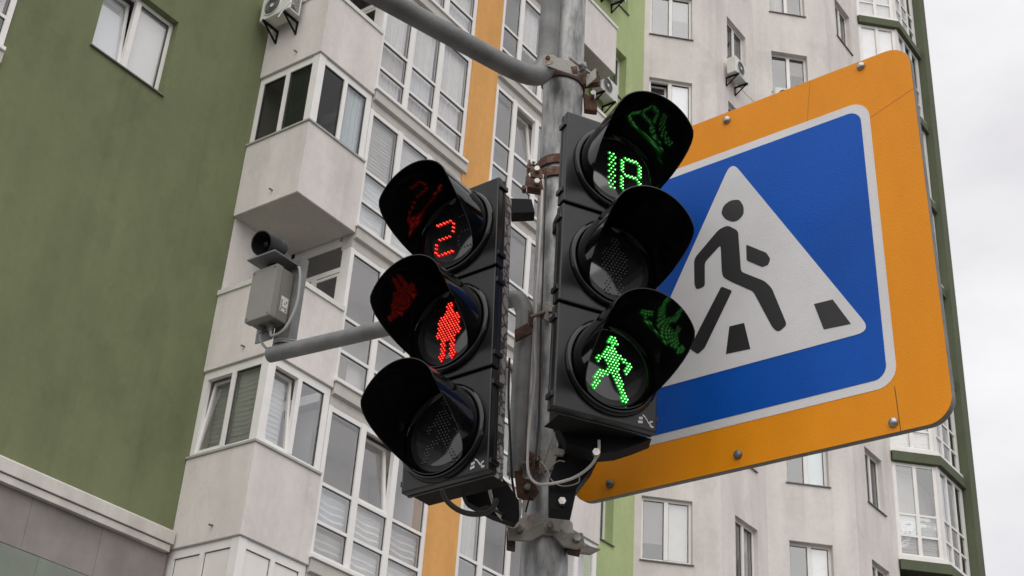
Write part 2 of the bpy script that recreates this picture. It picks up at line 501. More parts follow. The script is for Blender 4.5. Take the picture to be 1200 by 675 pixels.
def window(p, dirdeg, w, h, cols=(.5,), fills=None, recess=.15, sill='dark_flashing', parent=bld, fw=.065, mw=.10, tilt=None, room='room', glassm='pane_glass', name='window', room_d=.8):
    """casement window in an opening; p=(x,y,z) local lower-left corner on the outer wall face"""
    a = rad(dirdeg)
    R = Matrix.Rotation(a, 3, 'Z')
    def L(x, y, z): return Vector(p) + R @ Vector((x, y, z))
    mb = MB()
    y0, y1 = recess, recess + .07
    mb.box((0, y0, 0), (fw, y1, h)); mb.box((w - fw, y0, 0), (w, y1, h))
    mb.box((fw, y0, 0), (w - fw, y1, fw)); mb.box((fw, y0, h - fw), (w - fw, y1, h))
    xs = [fw] + [c * w for c in cols] + [w - fw]
    for c in cols:
        mb.box((c * w - mw / 2, y0 - .012, fw), (c * w + mw / 2, y1 - .003, h - fw))
    fr = mb.build(name, 'upvc', parent, loc=p, rotz=a)
    for i in range(len(xs) - 1):
        xa = xs[i] + (mw / 2 if i > 0 else 0); xb = xs[i + 1] - (mw / 2 if i < len(xs) - 2 else 0)
        f = (fills or {}).get(i)
        if tilt == i:
            sash = MB()
            wi, hi, bw = xb - xa, h - 2 * fw, .055
            def T(x, z, y): return (xa + x, y0 + .03 + z * .11 + y, fw + z)
            for (xx0, xx1, zz0, zz1) in ((0, bw, 0, hi), (wi - bw, wi, 0, hi), (bw, wi - bw, 0, bw), (bw, wi - bw, hi - bw, hi)):
                pts = [T(xx0, zz0, 0), T(xx1, zz0, 0), T(xx1, zz1, 0), T(xx0, zz1, 0)]
                sash.prism(pts, (0, .05, 0))
            s_ = sash.build('sash', 'upvc', fr)
            MB().prism([T(bw, bw, .018), T(wi - bw, bw, .018), T(wi - bw, hi - bw, .018), T(bw, hi - bw, .018)], (0, .012, 0)).build('pane', glassm, fr)
        else:
            gm = MB()
            gk = .014
            gm2 = MB()
            for q in ((xa, fw, xa + gk, h - fw), (xb - gk, fw, xb, h - fw), (xa + gk, fw, xb - gk, fw + gk), (xa + gk, h - fw - gk, xb - gk, h - fw)):
                gm2.box((q[0], y0 + .022, q[1]), (q[2], y0 + .05, q[3]))
            gm2.build('gasket', 'gasket', fr)
            gm.box((xa + gk, y0 + .03, fw + gk), (xb - gk, y0 + .042, h - fw - gk)).build('pane', glassm, fr)
        if f:
            kind, frac = f[0], (f[1] if len(f) > 1 else 1)
            zt = h - fw; zl = h - fw - (h - 2 * fw) * frac
            if kind.startswith('blind'):
                blind_mesh(xa, xb, zl, zt, y1 + .02).build('blind', kind, fr)
            elif kind.startswith('flat'):
                o_ = .012
                if tilt == i:
                    MB().prism([(xa + .02, y0 + .10, fw), (xb - .02, y0 + .10, fw), (xb - .02, y0 + .10 + (h - 2 * fw) * .11, h - fw - .03), (xa + .02, y0 + .10 + (h - 2 * fw) * .11, h - fw - .03)], (0, .012, 0)).build('roller_shade_or_reflection', kind[5:], fr)
                else: MB().box((xa - .03, y1 + .012, zl), (xb + .03, y1 + .03, zt + .04)).build('roller_shade_or_reflection', kind[5:], fr)  # serves real roller shades and sheets that paint a reflection into the pane
            else:
                curtain_mesh(xa, xb, zl, zt, y1 + .08).build('curtain', kind, fr, smooth=60)
    if sill:
        MB().add([(-.03, -.045, -.035), (w + .03, -.045, -.035), (w + .03, -.045, -.012), (-.03, -.045, -.012),
                  (-.03, recess, -.012), (w + .03, recess, -.012), (w + .03, recess, .012), (-.03, recess, .012)],
                 [(0, 1, 2, 3), (7, 6, 5, 4), (3, 2, 6, 7), (0, 4, 5, 1), (0, 3, 7, 4), (1, 5, 6, 2)]).build('sill', sill, fr)
    room_mesh(-.1, w + .1, -.15, h + .12, y1 + .16, y1 + room_d).build('room_lining', room, fr)
    return fr

# ---- big green gable wall with one tall-sash window
wall('green_wall', (-4.86, WV), 0, 4.90, 9.0, TOP, [(1.40, 2.90, 16.05, 17.62)], 'green_plaster')
window((-3.46, WV, 16.05), 0, 1.50, 1.57, fills={0: ('flat_bright_shade', 1), 1: ('flat_bright_shade', 1)}, recess=.14, tilt=0)  # both panes backed by white sheets that paint in the sky reflection
# ---- cornice over the clad base
MB().prism([(-9, WV, 8.79), (-9, WV, 9.03), (-9, WV - .05, 9.03), (-9, WV - .13, 8.98), (-9, WV - .13, 8.79)], (8.96, 0, 0)).build('cornice', 'cornice_plaster', bld, bevel=.006)
MB().box((-9, WV - .10, 8.67), (-.07, WV + .05, 8.775)).build('cornice_band', 'cornice_plaster', bld, bevel=.005)
base = MB().box((-9, WV + .03, 0), (-.01, WV + .30, 8.67)).build('base_wall', 'mortar', bld)
shared = {}
for row, (za, zbb) in enumerate(((7.92, 8.665), (7.10, 7.915), (6.28, 7.095))):
    w_ = .62
    off = (.0, .31, .0)[row]
    for i in range(9):
        x0 = -.02 - off - (i + 1) * w_
        key = row
        if key not in shared:
            me = MB().box((.0015, WV + .002, za + .002), (w_ - .0015, WV + .035, zbb - .0015)).build('cladding_panel', 'cladding_green' if row == 1 else 'cladding', base)
            me.location = (x0, random.uniform(-.003, .002), 0)
            shared[key] = me
        else:
            o = shared[key].copy(); COL.objects.link(o); o.parent = base; o.location = (x0, random.uniform(-.004, .003), 0)
# ---- body of the building behind the facades and returns between wall planes
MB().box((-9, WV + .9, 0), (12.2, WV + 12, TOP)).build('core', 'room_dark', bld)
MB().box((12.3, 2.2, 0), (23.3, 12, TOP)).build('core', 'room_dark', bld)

# ---- corner balcony stack
BW = 1.46                              # width along the facade
PT = .11                               # parapet thickness
def parapet(k, x0, x1, d, cap, left=True, right=False, h=1.46, spout=True, name='balcony'):
    z = zb(k)
    mb = MB()
    mb.box((x0, 0, z), (x1, d - .004, z + .2))                                      # slab
    mb.box((x0, 0, z + .2), (x1, PT, z + h))                               # front
    if left: mb.box((x0, PT, z + .2), (x0 + PT, d - .004, z + h))
    if right: mb.box((x1 - PT, PT, z + .2), (x1, d - .004, z + h))
    b = mb.build(name, 'white_plaster', bld)
    fl = MB()
    o = .03
    th = .035 if cap == 'flashing' else .09
    zt = z + h
    fl.box((x0 - o, -o, zt - (.0 if cap == 'flashing' else .05)), (x1 + (o if right else -.004), PT + .02, zt + th - (0 if cap == 'flashing' else .05)))
    if left: fl.box((x0 - o, PT + .02, zt - (.0 if cap == 'flashing' else .05)), (x0 + PT + .02, d - .003, zt + th - (0 if cap == 'flashing' else .05)))
    if right: fl.box((x1 - PT - .02, PT + .02, zt), (x1 + o, d - .003, zt + th))
    fl.build('cap', cap, b)
    if spout:
        MB().tube([(x0 - .075, .62, z + .22), (x0 + .05, .62, z + .235)], .016, 10).build('drain_spout', 'dark_flashing', b, smooth=50)
    MB().box((x0 + .01, .012, z - .012), (x1 - .01, d - .004, z)).build('soffit', 'slab_plaster', b)
    return b

def glazing(k, x0, x1, d, spec, side=True):
    """glazed upper part of a balcony: corner post, two lights on the side and two on the front"""
    za, zt = zb(k) + 1.495, zb(k + 1) - .012
    h = zt - za
    mb = MB()
    i = .035                                                     # setback from the parapet face
    fw, pw = .07, .16
    mb.box((x0 + i, i, za), (x0 + i + pw, i + pw, zt))           # corner post
    mb.box((x0 + i + pw, i + .01, za), (x1, i + .09, za + fw)); mb.box((x0 + i + pw, i + .01, zt - fw - .07), (x1, i + .09, zt))
    mb.box((x0 + i + .01, i + pw, za), (x0 + i + .09, d, za + fw)); mb.box((x0 + i + .01, i + pw, zt - fw - .07), (x0 + i + .09, d, zt))
    mb.box((x1 - .13, i + .012, za + fw), (x1, i + .088, zt - fw - .07))
    mb.box((x0 + i + .012, d - .10, za + fw), (x0 + i + .088, d, zt - fw - .07))
    fx0, fx1 = x0 + i + pw, x1 - .13
    mx_ = (fx0 + fx1) / 2
    mb.box((mx_ - .045, i + .004, za + fw), (mx_ + .045, i + .084, zt - fw - .07))
    sy0, sy1 = i + pw, d - .10
    my = (sy0 + sy1) / 2
    mb.box((x0 + i + .004, my - .045, za + fw), (x0 + i + .084, my + .045, zt - fw - .07))
    g = mb.build('balcony_window', 'upvc', bld)
    zl, zh = za + fw, zt - fw - .07
    cells = [('s', my + .045, sy1), ('s', sy0, my - .045), ('f', fx0, mx_ - .045), ('f', mx_ + .045, fx1)]
    for (face, a, b), sp in zip(cells, spec):
        gm, fill, tilt = sp
        bw = .045
        def T(s, z, y):
            t_ = .10 * (z - zl) if tilt else 0
            yy = i + .04 + y + t_
            return (s, yy, z) if face == 'f' else (x0 + yy, s, z)
        ext = (0, .012, 0) if face == 'f' else (.012, 0, 0)
        if gm == 'panel':
            MB().prism([T(a, zl, -.005), T(b, zl, -.005), T(b, zh, -.005), T(a, zh, -.005)], ext).build('panel', 'upvc_panel', g)
            gs = MB()
            for q in ((a, zl, a + .012, zh), (b - .012, zl, b, zh), (a + .012, zl, b - .012, zl + .012), (a + .012, zh - .012, b - .012, zh)):
                gs.prism([T(q[0], q[1], -.009), T(q[2], q[1], -.009), T(q[2], q[3], -.009), T(q[0], q[3], -.009)], tuple(.003 * e / .012 for e in ext))
            gs.build('gasket', 'gasket', g)
            continue
        sash = MB()
        e2 = tuple(.045 * e / .012 for e in ext)
        wds = bw if tilt else .014
        for q in ((a, zl, a + wds, zh), (b - wds, zl, b, zh), (a + wds, zl, b - wds, zl + wds), (a + wds, zh - wds, b - wds, zh)):
            sash.prism([T(q[0], q[1], -.012), T(q[2], q[1], -.012), T(q[2], q[3], -.012), T(q[0], q[3], -.012)], e2)
        sash.build('sash' if tilt else 'gasket', 'upvc' if tilt else 'gasket', g)
        MB().prism([T(a + wds, zl + wds, 0), T(b - wds, zl + wds, 0), T(b - wds, zh - wds, 0), T(a + wds, zh - wds, 0)], ext).build('pane', gm, g)
        if fill:
            mbx = blind_mesh(a, b, zl, zh, 0, pitch=.085) if fill.startswith('blind') else curtain_mesh(a, b, zl, zh, 0, amp=.012, waves=5)
            yy = i + .10 + (.15 if tilt else 0)
            mbx.v = [(x, y + yy, z) if face == 'f' else (x0 + yy + y, x, z) for x, y, z in mbx.v]
            mbx.build('blind' if fill.startswith('blind') else 'curtain', fill, g, smooth=60)  # a painted blue reflection is hung as a curtain sheet too
    return g

P_, N_ = ('panel', None, False), None
PANELS = [('panel', None, False)] * 4
CLEAR = [('pane_glass', None, False)] * 4
parapet(-1, 0, BW, WV, 'flashing')
glazing(-1, 0, BW, WV, PANELS)
parapet(0, 0, BW, WV, 'flashing')
glazing(0, 0, BW, WV, [('pane_glass', 'blind_grey', True), ('pane_glass', 'blind_grey', False), ('pane_glass', 'blind_white', True), ('pane_glass', None, False)])
parapet(1, 0, BW, WV, 'cap_rail')
parapet(2, 0, BW, WV, 'flashing')
glazing(2, 0, BW, WV, [('pane_dark', None, False), ('pane_dark', 'curtain_green', False), ('pane_dark', None, False), ('pane_glass', 'blue_reflection', False)])  # last light: blue sheet paints the sky reflection behind the glass
parapet(3, 0, BW, WV, 'cap_rail')
parapet(4, 0, BW, WV, 'flashing')
glazing(4, 0, BW, WV, CLEAR)
parapet(5, 0, BW, WV, 'flashing')
MB().box((0.02, .02, 0), (BW - .02, WV, 5.75)).build('lower_storey', 'cladding', bld)
# wall at the back of the stack, seen on the open floors
MB().box((.045, WV, 5.76), (BW, WV + .25, TOP)).build('balcony_back_wall', 'white_plaster', bld)
MB().box((0.02, .02, zb(5) + 1.6), (BW - .02, WV - .004, TOP)).build('upper_storeys', 'white_plaster', bld)

# ---- glazed loggia bays
def loggia(k, x0, x1, mull, yv=0.0, fills=None, tilt=None, glassm='pane_glass', rows=(.16, .75, 1.38, 2.72), side=False, ledge=True, end=True):
    """one storey of a loggia: ledge, sill, frame with two low rows and a tall row of lights"""
    z = zb(k)
    fills = fills or {}
    s0, r1, r2, top = (z + r for r in rows)
    mb = MB()
    ya, yb_ = yv + .05, yv + .12
    ew, mw, tw = .09, .135, .055
    mb.box((x0, ya - .006, s0), (x0 + ew, yb_, top)); mb.box((x1 - ew, ya - .006, s0), (x1, yb_, top))
    for mu in mull:
        mb.box((mu - mw / 2, ya - .012, s0), (mu + mw / 2, yb_ + .002, top))
    xs = [x0 + ew] + list(mull) + [x1 - ew]
    spans = [(xs[i] + (mw / 2 if i else 0), xs[i + 1] - (mw / 2 if i < len(xs) - 2 else 0)) for i in range(len(xs) - 1)]
    for a, b in spans:
        mb.box((a, ya, s0), (b, yb_ - .003, s0 + .10))
        for r in (r1, r2):
            mb.box((a, ya, r - tw / 2), (b, yb_ - .003, r + tw / 2))
        mb.box((a, ya, top - .09), (b, yb_ - .003, top))
    fr = mb.build('loggia', 'upvc', bld)
    zr = [(s0 + .10, r1 - tw / 2), (r1 + tw / 2, r2 - tw / 2), (r2 + tw / 2, top - .09)]
    gs = MB()
    for i, (a, b) in enumerate(spans):
        for j, (za, zc) in enumerate(zr):
            if tilt == i and j == 2:
                sash = MB()
                hi, bw = zc - za, .06
                def T(x, q, y=0): return (x, ya + .03 + .13 * q + y, za + q)
                for q in ((a, 0, a + bw, hi), (b - bw, 0, b, hi), (a + bw, 0, b - bw, bw), (a + bw, hi - bw, b - bw, hi)):
                    sash.prism([T(q[0], q[1]), T(q[2], q[1]), T(q[2], q[3]), T(q[0], q[3])], (0, .05, 0))
                sash.build('sash', 'upvc', fr)
                MB().prism([T(a + bw, bw, .02), T(b - bw, bw, .02), T(b - bw, hi - bw, .02), T(a + bw, hi - bw, .02)], (0, .012, 0)).build('pane', glassm, fr)
            else:
                gk = .012
                for q in ((a, za, a + gk, zc), (b - gk, za, b, zc), (a + gk, za, b - gk, za + gk), (a + gk, zc - gk, b - gk, zc)):
                    gs.box((q[0], ya + .02, q[1]), (q[2], ya + .045, q[3]))
                MB().box((a + gk, ya + .028, za + gk), (b - gk, ya + .040, zc - gk)).build('pane', glassm, fr)
            f = fills.get((i, j)) or fills.get(('*', j))
            if f:
                if f.startswith('blind'):
                    blind_mesh(a, b, za, zc, yb_ + .03, pitch=.11 if j < 2 else .075, sag=.02 if j < 2 else .012).build('blind', f, fr)
                elif f == 'half':
                    MB().box((a + (b - a) * .45, yb_ + .05, za), (b, yb_ + .07, zc)).build('roller_shade_or_reflection', 'blind_white', fr)
                else:
                    curtain_mesh(a, b, za - .05, zc + .05, yb_ + .06, amp=.016, waves=7).build('curtain', f, fr, smooth=60)
    gs.build('gasket', 'gasket', fr)
    MB().box((x0 - .03, yv - .07, s0 - .045), (x1 + (.06 if end else 0), ya - .01, s0 + .022)).build('sill', 'upvc', fr, bevel=.008)
    if ledge:
        MB().prism([(x0 + .01, yv + .045, z - .28), (x0 + .01, yv + .045, z - .115), (x0 + .01, yv - .03, z - .09), (x0 + .01, yv - .03, z + .11), (x0 + .01, yv + .3, z + .11), (x0 + .01, yv + .3, z - .28)],
                   (x1 - x0 + (.08 if end else 0), 0, 0)).build('ledge', 'slab_plaster', fr, bevel=.006)
    rmm = room_mesh(x0 + (.10 if side else .02), x1 - .02, z - .1, z + (2.84 if side else 2.70), yb_ + .24, yv + 1.45)
    if side: rmm.f.remove((0, 3, 7, 4))
    rmm.build('room_lining', 'loggia_room', fr)
    if side:
        # side lights facing the open balcony
        sd_ = MB()
        zs = z + .16
        zt2 = z + 2.92
        sd_.box((x0 + .012, yv + .125, zs), (x0 + .082, yv + .26, zt2))
        sd_.box((x0 + .012, WV - .10, zs), (x0 + .082, WV, zt2))
        for q0, q1 in ((zs, zs + .08), (z + 2.29, z + 2.385), (zt2 - .10, zt2)):
            sd_.box((x0 + .014, yv + .26, q0), (x0 + .080, WV - .10, q1))
        sd_.box((x0 + .010, .80, zs + .08), (x0 + .084, .92, z + 2.29))
        sd_.box((x0 + .016, .26, z + 2.22), (x0 + .078, .80, z + 2.27)); sd_.box((x0 + .016, .26, zs + .08), (x0 + .078, .31, z + 2.22))
        s_ = sd_.build('side_frame', 'upvc', fr)
        MB().box((x0 + .03, yv + .26, zs + .08), (x0 + .042, WV - .10, z + 2.29)).build('pane', 'pane_dark', fr)
        MB().box((x0 + .03, yv + .26, z + 2.385), (x0 + .042, WV - .10, zt2 - .10)).build('pane', 'pane_dark', fr)
    return fr

LM = (2.34, 3.21)
L1F = {0: {('*', 0): 'blind_white', ('*', 1): 'blind_white'},
       1: {(0, 0): 'half', (1, 0): 'half'},
       2: {('*', 0): 'blind_white', ('*', 1): 'blind_white', ('*', 2): 'blind_white'},
       3: {('*', 0): 'curtain_white', ('*', 1): 'curtain_white', ('*', 2): 'curtain_white'},
       4: {('*', 0): 'curtain_white', ('*', 1): 'curtain_white', ('*', 2): 'blind_white'}}
for k in range(-1, 6):
    loggia(k, BW + .01, 4.16, LM, fills=L1F.get(k), tilt={0: 1, 1: None, 3: None}.get(k), side=k in (1, 3))
L2F = {2: {(0, 0): 'curtain_white'}, 4: {('*', 0): 'curtain_white', (1, 2): 'curtain_white'}, 0: {(0, 2): 'curtain_white'}}
for k in range(-1, 7):
    loggia(k, 5.02, 7.96, (5.71, 6.52, 7.3), fills=L2F.get(k), tilt={3: 1, 1: 1}.get(k), end=False)
MB().box((BW + .02, .2, 0), (4.15, 1.45, 5.45)).build('lower_storey', 'cladding', bld)
# orange pilaster: face just behind the loggia fronts
MB().box((4.165, .03, 0), (5.015, 1.5, TOP)).build('orange_pilaster', 'orange_plaster', bld)
MB().box((4.165, .012, 0), (4.245, .03, TOP)).build('pilaster_edge', 'orange_plaster', bld)
# far-left loggia at the edge of the green wall
for k in range(1, 4):
    loggia(k, -7.7, -4.87, (-6.6, -5.6), yv=WV - .05, glassm='pane_glass', fills={('*', 0): 'curtain_white', ('*', 1): 'curtain_white', ('*', 2): 'curtain_white'}, ledge=True, end=False)

# ---- second balcony stack at the end of the straight facade
X2, X2e = 7.98, 9.46
for k in range(-1, 7):
    parapet(k, X2, X2e, .95, 'cap_rail' if k in (5, 4) else 'flashing', left=False, right=True, spout=False)
for k in (0, 2):
    za, zt = zb(k) + 1.495, zb(k + 1) - .012
    mb = MB()
    for a, b in ((X2, X2 + .1), (8.66, 8.78), (X2e - .16, X2e - .03)):
        mb.box((a, .04, za), (b, .12, zt))
    for q in (za, zt - .09):
        mb.box((X2 + .1, .045, q), (8.66, .115, q + .09)); mb.box((8.78, .045, q), (X2e - .16, .115, q + .09))
    fr = mb.build('balcony_window', 'upvc', bld)
    MB().box((X2 + .1, .07, za + .09), (8.66, .082, zt - .09)).build('pane', 'pane_glass', fr)
    MB().box((8.78, .07, za + .09), (X2e - .16, .082, zt - .09)).build('pane', 'pane_glass', fr)
    curtain_mesh(X2 + .05, X2e - .1, za, zt, .3).build('curtain', 'curtain_white', fr, smooth=60)

# ---- light green wall and the saw-tooth white walls to its right
def fl_holes(s0, s1, zsills, h=1.5): return [(s0, s1, z, z + h) for z in zsills]
sills = [12.55 + 3 * k for k in range(-1, 8)]
LGX = 9.2
def segment(name, p0, dirdeg, L, material, s0, s1, fillfn, recess=.16, sillm='dark_flashing', cols=(.5,), zoff=0):
    zs = [z + zoff for z in sills]
    wall(name, p0, dirdeg, L, 0, TOP, fl_holes(s0, s1, zs), material, depth=.26)
    a = rad(dirdeg)
    for n_, z in enumerate(zs):
        kw = fillfn(n_)
        window((p0[0] + math.cos(a) * s0, p0[1] + math.sin(a) * s0, z), dirdeg, s1 - s0, 1.5, recess=recess, sill=sillm, cols=cols, **kw)
def f_lg(n): return dict(fills={0: ('flat_blind_white', 1)} if n in (4, 5) else {}, room='room')
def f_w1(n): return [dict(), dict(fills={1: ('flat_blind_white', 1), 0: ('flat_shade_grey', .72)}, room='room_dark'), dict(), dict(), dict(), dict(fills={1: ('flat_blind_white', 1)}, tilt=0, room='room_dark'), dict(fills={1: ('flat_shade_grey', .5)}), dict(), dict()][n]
def strip(d):
    d = dict(d); d.pop('sill_', None); return d
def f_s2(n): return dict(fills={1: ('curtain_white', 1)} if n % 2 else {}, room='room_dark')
def f_w2(n): return [dict(), dict(fills={1: ('flat_blind_white', 1)}, room='room_dark'), dict(fills={1: ('flat_blue_reflection', 1)}, room='room_dark'), dict(), dict(), dict(), dict(fills={1: ('flat_shade_grey', .4)}), dict(fills={0: ('curtain_white', 1)}), dict()][n]
segment('light_green_wall', (LGX, .95), 0, 12.282 - LGX, 'light_green_plaster', 10.35 - LGX, 11.42 - LGX, f_lg, recess=.22)
segment('white_wall', (12.282, .95), -45, 2.0132, 'white_plaster', .16, 1.34, lambda n: strip(f_w1(n)), recess=.10)
segment('white_wall', (13.705, -.474), 0, 2.288, 'white_plaster', .66, 1.78, f_s2, recess=.12)
segment('white_wall', (15.993, -.474), -45, 2.247, 'white_plaster', .53, 1.61, f_w2, recess=.16)
segment('white_wall', (17.582, -2.063), 0, 2.56, 'white_plaster', .79, 1.87, f_s2, recess=.13)

# ---- rounded bay of glazed balconies with green slab bands
by0, bx0 = -2.063, 20.14
c45 = math.sqrt(.5)
L5, L6 = 1.30, 1.75
A = Vector((bx0, by0, 0)); Bp = A + Vector((c45, -c45, 0)) * L5; Cp = Bp + Vector((1, 0, 0)) * L6
def off(p, n_, d): return p + n_ * d
n5, n6 = Vector((-c45, -c45, 0)), Vector((0, -1, 0))
nb = (n5 + n6).normalized() / math.cos(rad(22.5))
for k in range(1, 8):
    zt = 14.60 + 3 * (k - 1)
    o = .10
    poly = [A + n5 * o, Bp + nb * o, Cp + n6 * o, Cp + Vector((0, 1.2, 0)), A + Vector((.9, .6, 0))]
    band = MB().prism([p + Vector((0, 0, zt - .27)) for p in poly], (0, 0, .27)).build('slab_band', 'dark_green_plaster', bld, bevel=.008)
    # glazing above the band
    gl = MB()
    z0, z1 = zt + .001, zt + 3 - .28
    R5 = Matrix.Rotation(rad(-45), 3, 'Z')
    fr_faces = []
    for (org, ang, L, mu) in ((A, -45, L5, (.03, .62, 1.20)), (Bp, 0, L6, (.03, .56, 1.12, 1.66))):
        R = Matrix.Rotation(rad(ang), 3, 'Z')
        fr = empty_mesh = MB()
        def put(x0, x1, y0, y1, za, zc, tgt):
            P8 = [org + R @ Vector((x, y, z)) for z in (za, zc) for (x, y) in ((x0, y0), (x1, y0), (x1, y1), (x0, y1))]
            tgt.add(P8, [(0, 3, 2, 1), (4, 5, 6, 7), (0, 1, 5, 4), (1, 2, 6, 5), (2, 3, 7, 6), (3, 0, 4, 7)])
        for i, mu_ in enumerate(mu):
            wd = .10 if 0 < i < len(mu) - 1 else .16
            put(mu_ - wd / 2, mu_ + wd / 2, .02, .09, z0 + .13, z1, fr)
        for i in range(len(mu) - 1):
            a, b = mu[i] + (.05 if i else .08), mu[i + 1] - (.05 if i < len(mu) - 2 else .08)
            put(a, b, .026, .084, z0 + .13, z0 + .20, fr)
            for q in (z0 + .70, z0 + 1.28): put(a, b, .026, .084, q - .03, q + .03, fr)
            put(a, b, .026, .084, z1 - .09, z1, fr)
        wob = fr.build('bay_window', 'upvc', bld)
        tb = MB(); put(-.03, L + .02, -.05, .12, z0, z0 + .129, tb); tb.build('sill', 'upvc', wob)
        for i in range(len(mu) - 1):
            a, b = mu[i] + (.05 if i else .08), mu[i + 1] - (.05 if i < len(mu) - 2 else .08)
            for j, (za, zc) in enumerate(((z0 + .20, z0 + .67), (z0 + .73, z0 + 1.25), (z0 + 1.31, z1 - .09))):
                pb = MB(); put(a, b, .05, .062, za, zc, pb); pb.build('pane', 'pane_glass', wob)
                if j < 2 and ang == -45:
                    bm_ = blind_mesh(a, b, za, zc, .10, pitch=.05, sag=.003)
                    bm_.v = [tuple(org + R @ Vector(q)) for q in bm_.v]; bm_.build('blind', 'blind_white', wob)
                elif j == 2 and ang == -45 and k in (5, 6):
                    bm_ = MB(); put(a, b, .11, .125, za, zc, bm_); bm_.build('roller_shade_or_reflection', 'blind_white', wob)
                elif ang == 0 and i == 0:
                    bm_ = MB(); put(a, b, .11, .125, za, zc, bm_); bm_.build('roller_shade_or_reflection', 'blind_white', wob)  # white sheet paints the bright reflection of this pane column, no real shade
    cen = (A + Bp + Cp) / 3
    rm = MB()
    polyr = [A + Vector((.35, .25, 0)), Bp + Vector((.1, .75, 0)), Cp + Vector((-.05, .9, 0)), Cp + Vector((-.05, 1.2, 0)), A + Vector((.9, .6, 0))]
    rm.prism([p + Vector((0, 0, zt + .05)) for p in polyr], (0, 0, 2.6)).build('room_lining', 'room', bld)
# dark green fin wall at the outer edge
fx = Cp.x + .02
MB().box((fx, Cp.y - .22, 0), (fx + .46, Cp.y + 9, TOP)).build('green_fin_wall', 'dark_green_plaster', bld)
MB().box((fx + .462, Cp.y - .13, 0), (fx + .70, Cp.y + 9, TOP)).build('green_end_wall', 'green_plaster', bld)

# ================================================================ AIR CONDITIONERS ON THE FACADE
def W(x, y, z=0.0):
    R = Matrix.Rotation(ROT, 3, 'Z')
    return B0 + R @ Vector((x, y, z))
def air_conditioner(p, deg, label, w=.76, h=.54, d=.28, gap=.10, fan=.5):
    """p: local point on the wall under the unit's middle; deg: local direction of the wall; unit stands off the wall on two brackets"""
    o = empty('air_conditioner', W(*p), ROT + rad(deg))
    tag(o, label, 'air conditioner', 'air conditioner outdoor units on the facade')
    MB().box((-w / 2, -gap - d, .03), (w / 2, -gap, h + .03)).build('casing', 'ac_white', o, bevel=.025)
    cx = -w / 2 + w * .38
    ring = MB()
    n = 28
    r = h * .41
    V = []
    yf = -gap - d - .006
    for rr_, yy in ((r, yf + .008), (r * .97, yf - .012), (r * .90, yf - .012), (r * .88, yf + .003)):
        V += [(cx + rr_ * math.cos(6.2832 * i / n), yy, .03 + h * .5 + rr_ * math.sin(6.2832 * i / n)) for i in range(n)]
    ring.add(V, [(k * n + i, k * n + (i + 1) % n, (k + 1) * n + (i + 1) % n, (k + 1) * n + i) for k in range(3) for i in range(n)])
    gr = ring.build('fan_grille', 'ac_white', o, smooth=50)
    MB().tube([(cx, yf + .004, .03 + h * .5), (cx, yf - .001, .03 + h * .5)], r * .89, 28).build('fan_opening', 'ac_shadow', gr)
    MB().tube([(cx, yf - .001, .03 + h * .5), (cx, yf - .014, .03 + h * .5)], r * .2, 16).build('fan_hub', 'ac_white', gr)
    bars = MB()
    for q in (.36, .55, .74):
        bars.tube([(cx + r * q * math.cos(6.2832 * i / 24), yf - .01, .03 + h * .5 + r * q * math.sin(6.2832 * i / 24)) for i in range(25)], .004, 6)
    bars.build('grille_rings', 'cable_grey', gr)
    fins = MB()
    for i in range(9):
        fins.box((w / 2 + .001, -gap - d + .04, .07 + i * .05), (w / 2 + .006, -gap - .05, .095 + i * .05))
    fins.build('side_louvres', 'ac_shadow', o)
    for sx in (-w * .33, w * .33):
        b = MB()
        b.box((sx - .018, -gap - d - .03, -.012), (sx + .018, -.003, .026))
        b.box((sx - .015, -.030, -.27), (sx + .015, -.003, -.013))
        b.prism([(sx - .014, -gap - d + .0, -.014), (sx - .014, -gap - d + .04, -.014), (sx - .014, -.031, -.235), (sx - .014, -.031, -.27)], (.028, 0, 0))
        b.build('wall_bracket', 'black_bracket', o)
    return o
ac = air_conditioner((-.0, .98, 18.70), -90, 'white air conditioner on brackets on the upper left side of the corner balcony')
MB().tube(spline([(.36, -.20, .10), (.44, -.36, .12), (.47, -.50, -.02), (.45, -.60, -.30), (.44, -.64, -.42)], 6), .014, 8).build('pipe_sleeve', 'cable_white', ac, smooth=60)
ac = air_conditioner((14.5, -.474, 26.72), 0, 'air conditioner with drip hose below the narrow window of the white wall')
MB().tube(spline([(.3, -.15, .02), (.55, -.2, -.1), (1.0, -.3, -.18)], 6), .008, 6).build('drip_hose', 'cable_grey', ac, smooth=60)
air_conditioner((10.1, .95, 23.72), 0, 'air conditioner beside the white balcony on the light green wall, lower one')
air_conditioner((10.35, .95, 27.25), 0, 'air conditioner at the top edge of the photo on the light green wall')
a_ = rad(-45)
air_conditioner((15.993 + math.cos(a_) * .85, -.474 + math.sin(a_) * .85, 26.85), -45, 'air conditioner whose top peeks over the orange sign edge under a window')

# ================================================================ POLE
PD = 3.10
pole = empty('signal_pole', (.1521, PD, .13))
tag(pole, 'round galvanised steel pole carrying the two signals and the sign', 'pole')
def pole_xy(z): return Vector((.1174 - .0130 * (z - 2.67), PD, z))
def pl(v): return Vector(v) - Vector((.1521, PD, .13))
PR = .0545
MB().tube([pl(pole_xy(z)) for z in (.13, 2.0, 2.9, 4.0, 6.5)], PR, 40).build('shaft', 'galvanised', pole, smooth=40)
MB().tube([(0, 0, 0), (0, 0, .02)], .12, 24).build('base_plate', 'galvanised', pole)

